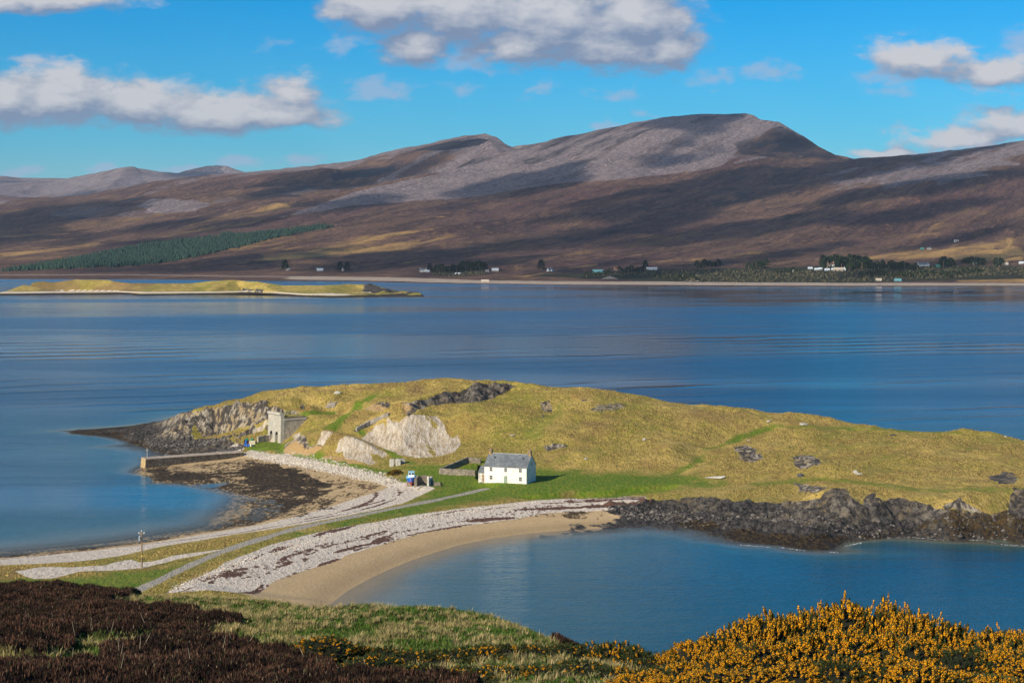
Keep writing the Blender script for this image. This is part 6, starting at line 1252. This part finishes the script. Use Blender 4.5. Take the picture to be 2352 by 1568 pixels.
for i, (u, v, l) in enumerate(((1861,618,10),(1877,620,12),(1884,619,8),(1900,621,11),(1915,620,10))): far_house(u, v, l, 5, 2.4, m_fl, m_fl, 'grey-white caravan hut, %s in the row left of the dark wood' % ['first','second','third','fourth','fifth'][i], .15, 0, 'shed', nwin=2)
far_house(1909,612,13,9,6,m_fw,m_ft,'tall pink-white house set within the highest dark trees',.1,2)
far_house(1925,622,19,9,3.4,m_fs,m_fs,'cream wide house below the highest dark trees',.1,2)
far_house(1939,621,6,6,4.5,m_fw,m_fr,'narrow white gable right of the cream house',1.4,1)
far_house(2120,611,25,9,4,m_fw,m_fr,'large white house with grey roof under the shaded hillside',.15,2,wing=True)
far_house(2154,613,9,6,2.6,m_fg,m_fg,'small green shed right of the large white house',0,0,'shed',nwin=1)
far_house(2134,573,11,7,3,m_fs,m_fr,'dark roofed hut on the middle of the bare slope',0,0,'shed',nwin=1)
far_house(2118,573,9,6,2.6,m_fg,m_fg,'green hut next to the dark roofed hut on the slope',0,0,'shed',nwin=1)
far_house(2197,555,14,6,3,m_fw,m_fs,'ruined white gable on the high limestone streak',.3,1)
far_house(2239,607,11,6,2.8,m_fw,m_fl,'white cabin among bushes near the right of the shore',0,0)
far_house(2308,608,15,6,3.2,m_fw,m_fs,'cream bungalow near the right edge across the loch',0,1)
far_house(2346,606,11,6,3,m_fw,m_fl,'white cabin at the right frame edge across the loch',0,0)
far_house(2018,645,11,6,2.4,m_fs,m_fs,'white boathouse hut at the far beach',0,0,'shed',nwin=1)
far_house(2062,646,13,6,2.8,m_fb,m_fb,'blue boat shed beside bushes on the far beach',0,0,'shed',nwin=1)
# trees across the loch, each with a shared crown
trc = []
for s_ in range(6):
    t_ = conifer(0, 0, -9999, 1.0, .34 if s_ < 3 else .62, 'far_tree', 'x', 'tree', None, 300, .5 if s_ < 3 else .7, 60 + s_, .15); trc.append(t_)
TL = [('tall dark fir on the left of the settlement, beside small cottage',[(655,621,22)]),('dark fir left of the grey gable house',[(781,622,19)]),('dark round fir right of the grey gable house',[(797,620,17)]),('lone dark fir left of the white gable cottage',[(1243,619,20)]),('dark round tree left of the long croft house',[(1482,618,17)])]
GT = 'dark trees of the far shore'
used = [False] * 6
def ftree(u, v, h, label, k):
    x, y, z = fat(u, v)
    if not used[k]: o = trc[k]; used[k] = True; kids = []
    else:
        o = trc[k].copy(); col.objects.link(o)
        for ch in list(trc[k].children): c = ch.copy(); col.objects.link(c); c.parent = o
    o.location = (x, y, z - .5); o.scale = (h, h, h); o.rotation_euler = (0, 0, rnd.uniform(0, 6)); tag(o, label, 'tree', GT)
for l, ps in TL:
    for (u, v, h) in ps: ftree(u, v, h, l, rnd.randrange(3))
CL = [(985,1035,622,9,14,'dark tree of the wood between the white houses'),(1035,1115,620,22,15,'dark tree of the wood between white house and barn'),(1600,1650,612,10,13,'tree of the dark copse left of the sandy patch'),(1735,1760,612,6,13,'tree of the small copse at mid right'),(1715,1732,617,3,11,'low tree beside the sandy patch copse'),
      (1890,2000,611,34,20,'tall dark tree of the wood around the pink-white house'),(1940,2110,616,40,14,'dark tree on the low side of the right wood'),(2160,2190,608,9,15,'dark tree right of the green shed'),(2210,2260,606,12,13,'tree by the white cabin near the right edge'),(2285,2305,606,6,13,'round dark tree left of the cream bungalow'),
      (1525,1600,640,12,9,'round shore tree above the white sand streak'),(1970,2180,634,26,9,'bushy tree in the scrub above the far beach'),(2190,2260,628,10,9,'bushy tree low near the right edge'),(1420,1480,622,9,10,'small tree near the red roofed house'),(1345,1400,632,9,9,'bush below the teal roofed shed'),(1780,1840,628,7,10,'bush below the tiny white hut')]
for (ua, ub, vv, n, h, l) in CL:
    for i in range(n): uu = ua + (ub - ua) * (i + rnd.random()) / n; ftree(uu, vv + rnd.uniform(-3.5, 5), h * rnd.uniform(.6, 1.15), l + ('' if n < 5 else ', left third' if 3*i < n else ', middle third' if 3*i < 2*n else ', right third'), rnd.randrange(3, 6) if (h < 14 or rnd.random() < .5) else rnd.randrange(3))
# scrub and conifer plantation: masses nobody could count
def cones(name, polys, n, hmin, hmax, cA, cB, label, cat, seed, rr=.28, sides=6):
    rg = np.random.default_rng(seed); V = []; T = []; C = []; b = 0
    for P, k in polys:
        us = [p[0] for p in P]; vs = [p[1] for p in P]; pts_ = []
        u = rg.uniform(min(us), max(us), k * 3); v = rg.uniform(min(vs), max(vs), k * 3); m = inside(u, v, P); u = u[m][:k]; v = v[m][:k]
        ys = np.arange(3000, 8200, 8.0)
        for uu, vv_ in zip(u, v):
            dx, dy, dz = ray(uu, vv_); xs = dx / dy * ys; hs = fh(xs, ys); kk = np.argmax(CAM_Z + dz / dy * ys <= hs)
            if kk: pts_.append((xs[kk], ys[kk], hs[kk]))
        Q = np.array(pts_); m = len(Q); Q[:, :2] += rg.normal(0, 5, (m, 2)); Q[:, 2] = fh(Q[:, 0], Q[:, 1]); h = rg.uniform(hmin, hmax, m); r = h * rr * rg.uniform(.8, 1.3, m)
        a = np.arange(sides) * 2 * np.pi / sides + rg.random((m, 1)) * 6; rim = np.stack([Q[:, :1] + np.cos(a) * r[:, None] * rg.uniform(.8, 1.2, (m, sides)), Q[:, 1:2] + np.sin(a) * r[:, None], np.repeat((Q[:, 2] + h * .08)[:, None], sides, 1)], -1)
        mid = rim * np.array([1, 1, 1]); mid = (rim + np.stack([Q[:, 0], Q[:, 1], Q[:, 2]], 1)[:, None]) / 2; mid[:, :, 2] = (Q[:, 2] + h * .6)[:, None]
        if rr > .4: mid = rim * .85 + .15 * Q[:, None]; mid[:, :, 2] = (Q[:, 2] + h * .65)[:, None]
        tip = np.stack([Q[:, 0], Q[:, 1], Q[:, 2] + h], 1)[:, None]; Vb_ = np.concatenate([rim, mid, tip], 1); s = sides; base = (np.arange(m) * (2*s + 1))[:, None] + b
        for j in range(s):
            j2 = (j + 1) % s; T.append(base + np.array([[j, j2, s + j2]])); T.append(base + np.array([[j, s + j2, s + j]])); T.append(base + np.array([[s + j, s + j2, 2*s]]))
        V.append(Vb_.reshape(-1, 3)); b += m * (2*s + 1); cc = np.array(cA) + (np.array(cB) - np.array(cA)) * rg.random((m, 1)); C.append(np.repeat(cc, 2*s + 1, axis=0))
    return struct(link(name, mesh_np(name, np.concatenate(V), np.concatenate(T), veg, {'Col': np.concatenate(C)}, smooth=False)), label, 'stuff', cat)
cones('conifer_plantation', [([(10,624),(60,615),(170,596),(260,578),(340,560),(430,552),(505,545),(516,536),(560,540),(620,532),(700,524),(748,518),(762,523),(700,534),(640,545),(580,560),(520,575),(450,590),(380,603),(300,612),(200,616),(60,622)], 9000)], 0, 7, 12, (.010, .026, .018), (.026, .056, .032), 'dark green conifer plantation striping the far hillside', 'plantation', 9)
cones('shore_scrub', [([(1350,634),(1500,622),(1620,620),(1780,622),(1900,624),(2100,616),(2352,612),(2352,632),(2150,640),(2000,648),(1800,650),(1600,648),(1560,640)], 1500), ([(980,632),(1100,624),(1115,620),(1110,632),(1040,636)], 300)], 0, 1.5, 4.5, (.025, .028, .014), (.075, .062, .032), 'low scrub covering the far shore', 'scrub', 10, .6)
# ------------------------------------------------------------------ air
hb = MB(); hb.box(-9500, 9500, -1500, 17800, -60, 760)
hz_o = hb.build('haze', None); hm_ = bpy.data.materials.new('haze_air'); hm_.use_nodes = True; nt_ = hm_.node_tree; nt_.nodes.clear()
o_ = nt_.nodes.new('ShaderNodeOutputMaterial'); pv = nd(nt_, 'ShaderNodeVolumePrincipled', ins={'Color': (.62, .78, 1.0, 1), 'Density': .000018, 'Anisotropy': .1}); nt_.links.new(pv.outputs[0], o_.inputs['Volume'])
hz_o.data.materials.append(hm_); struct(hz_o, 'thin blue air between the viewer and the far hills', 'stuff', 'haze')
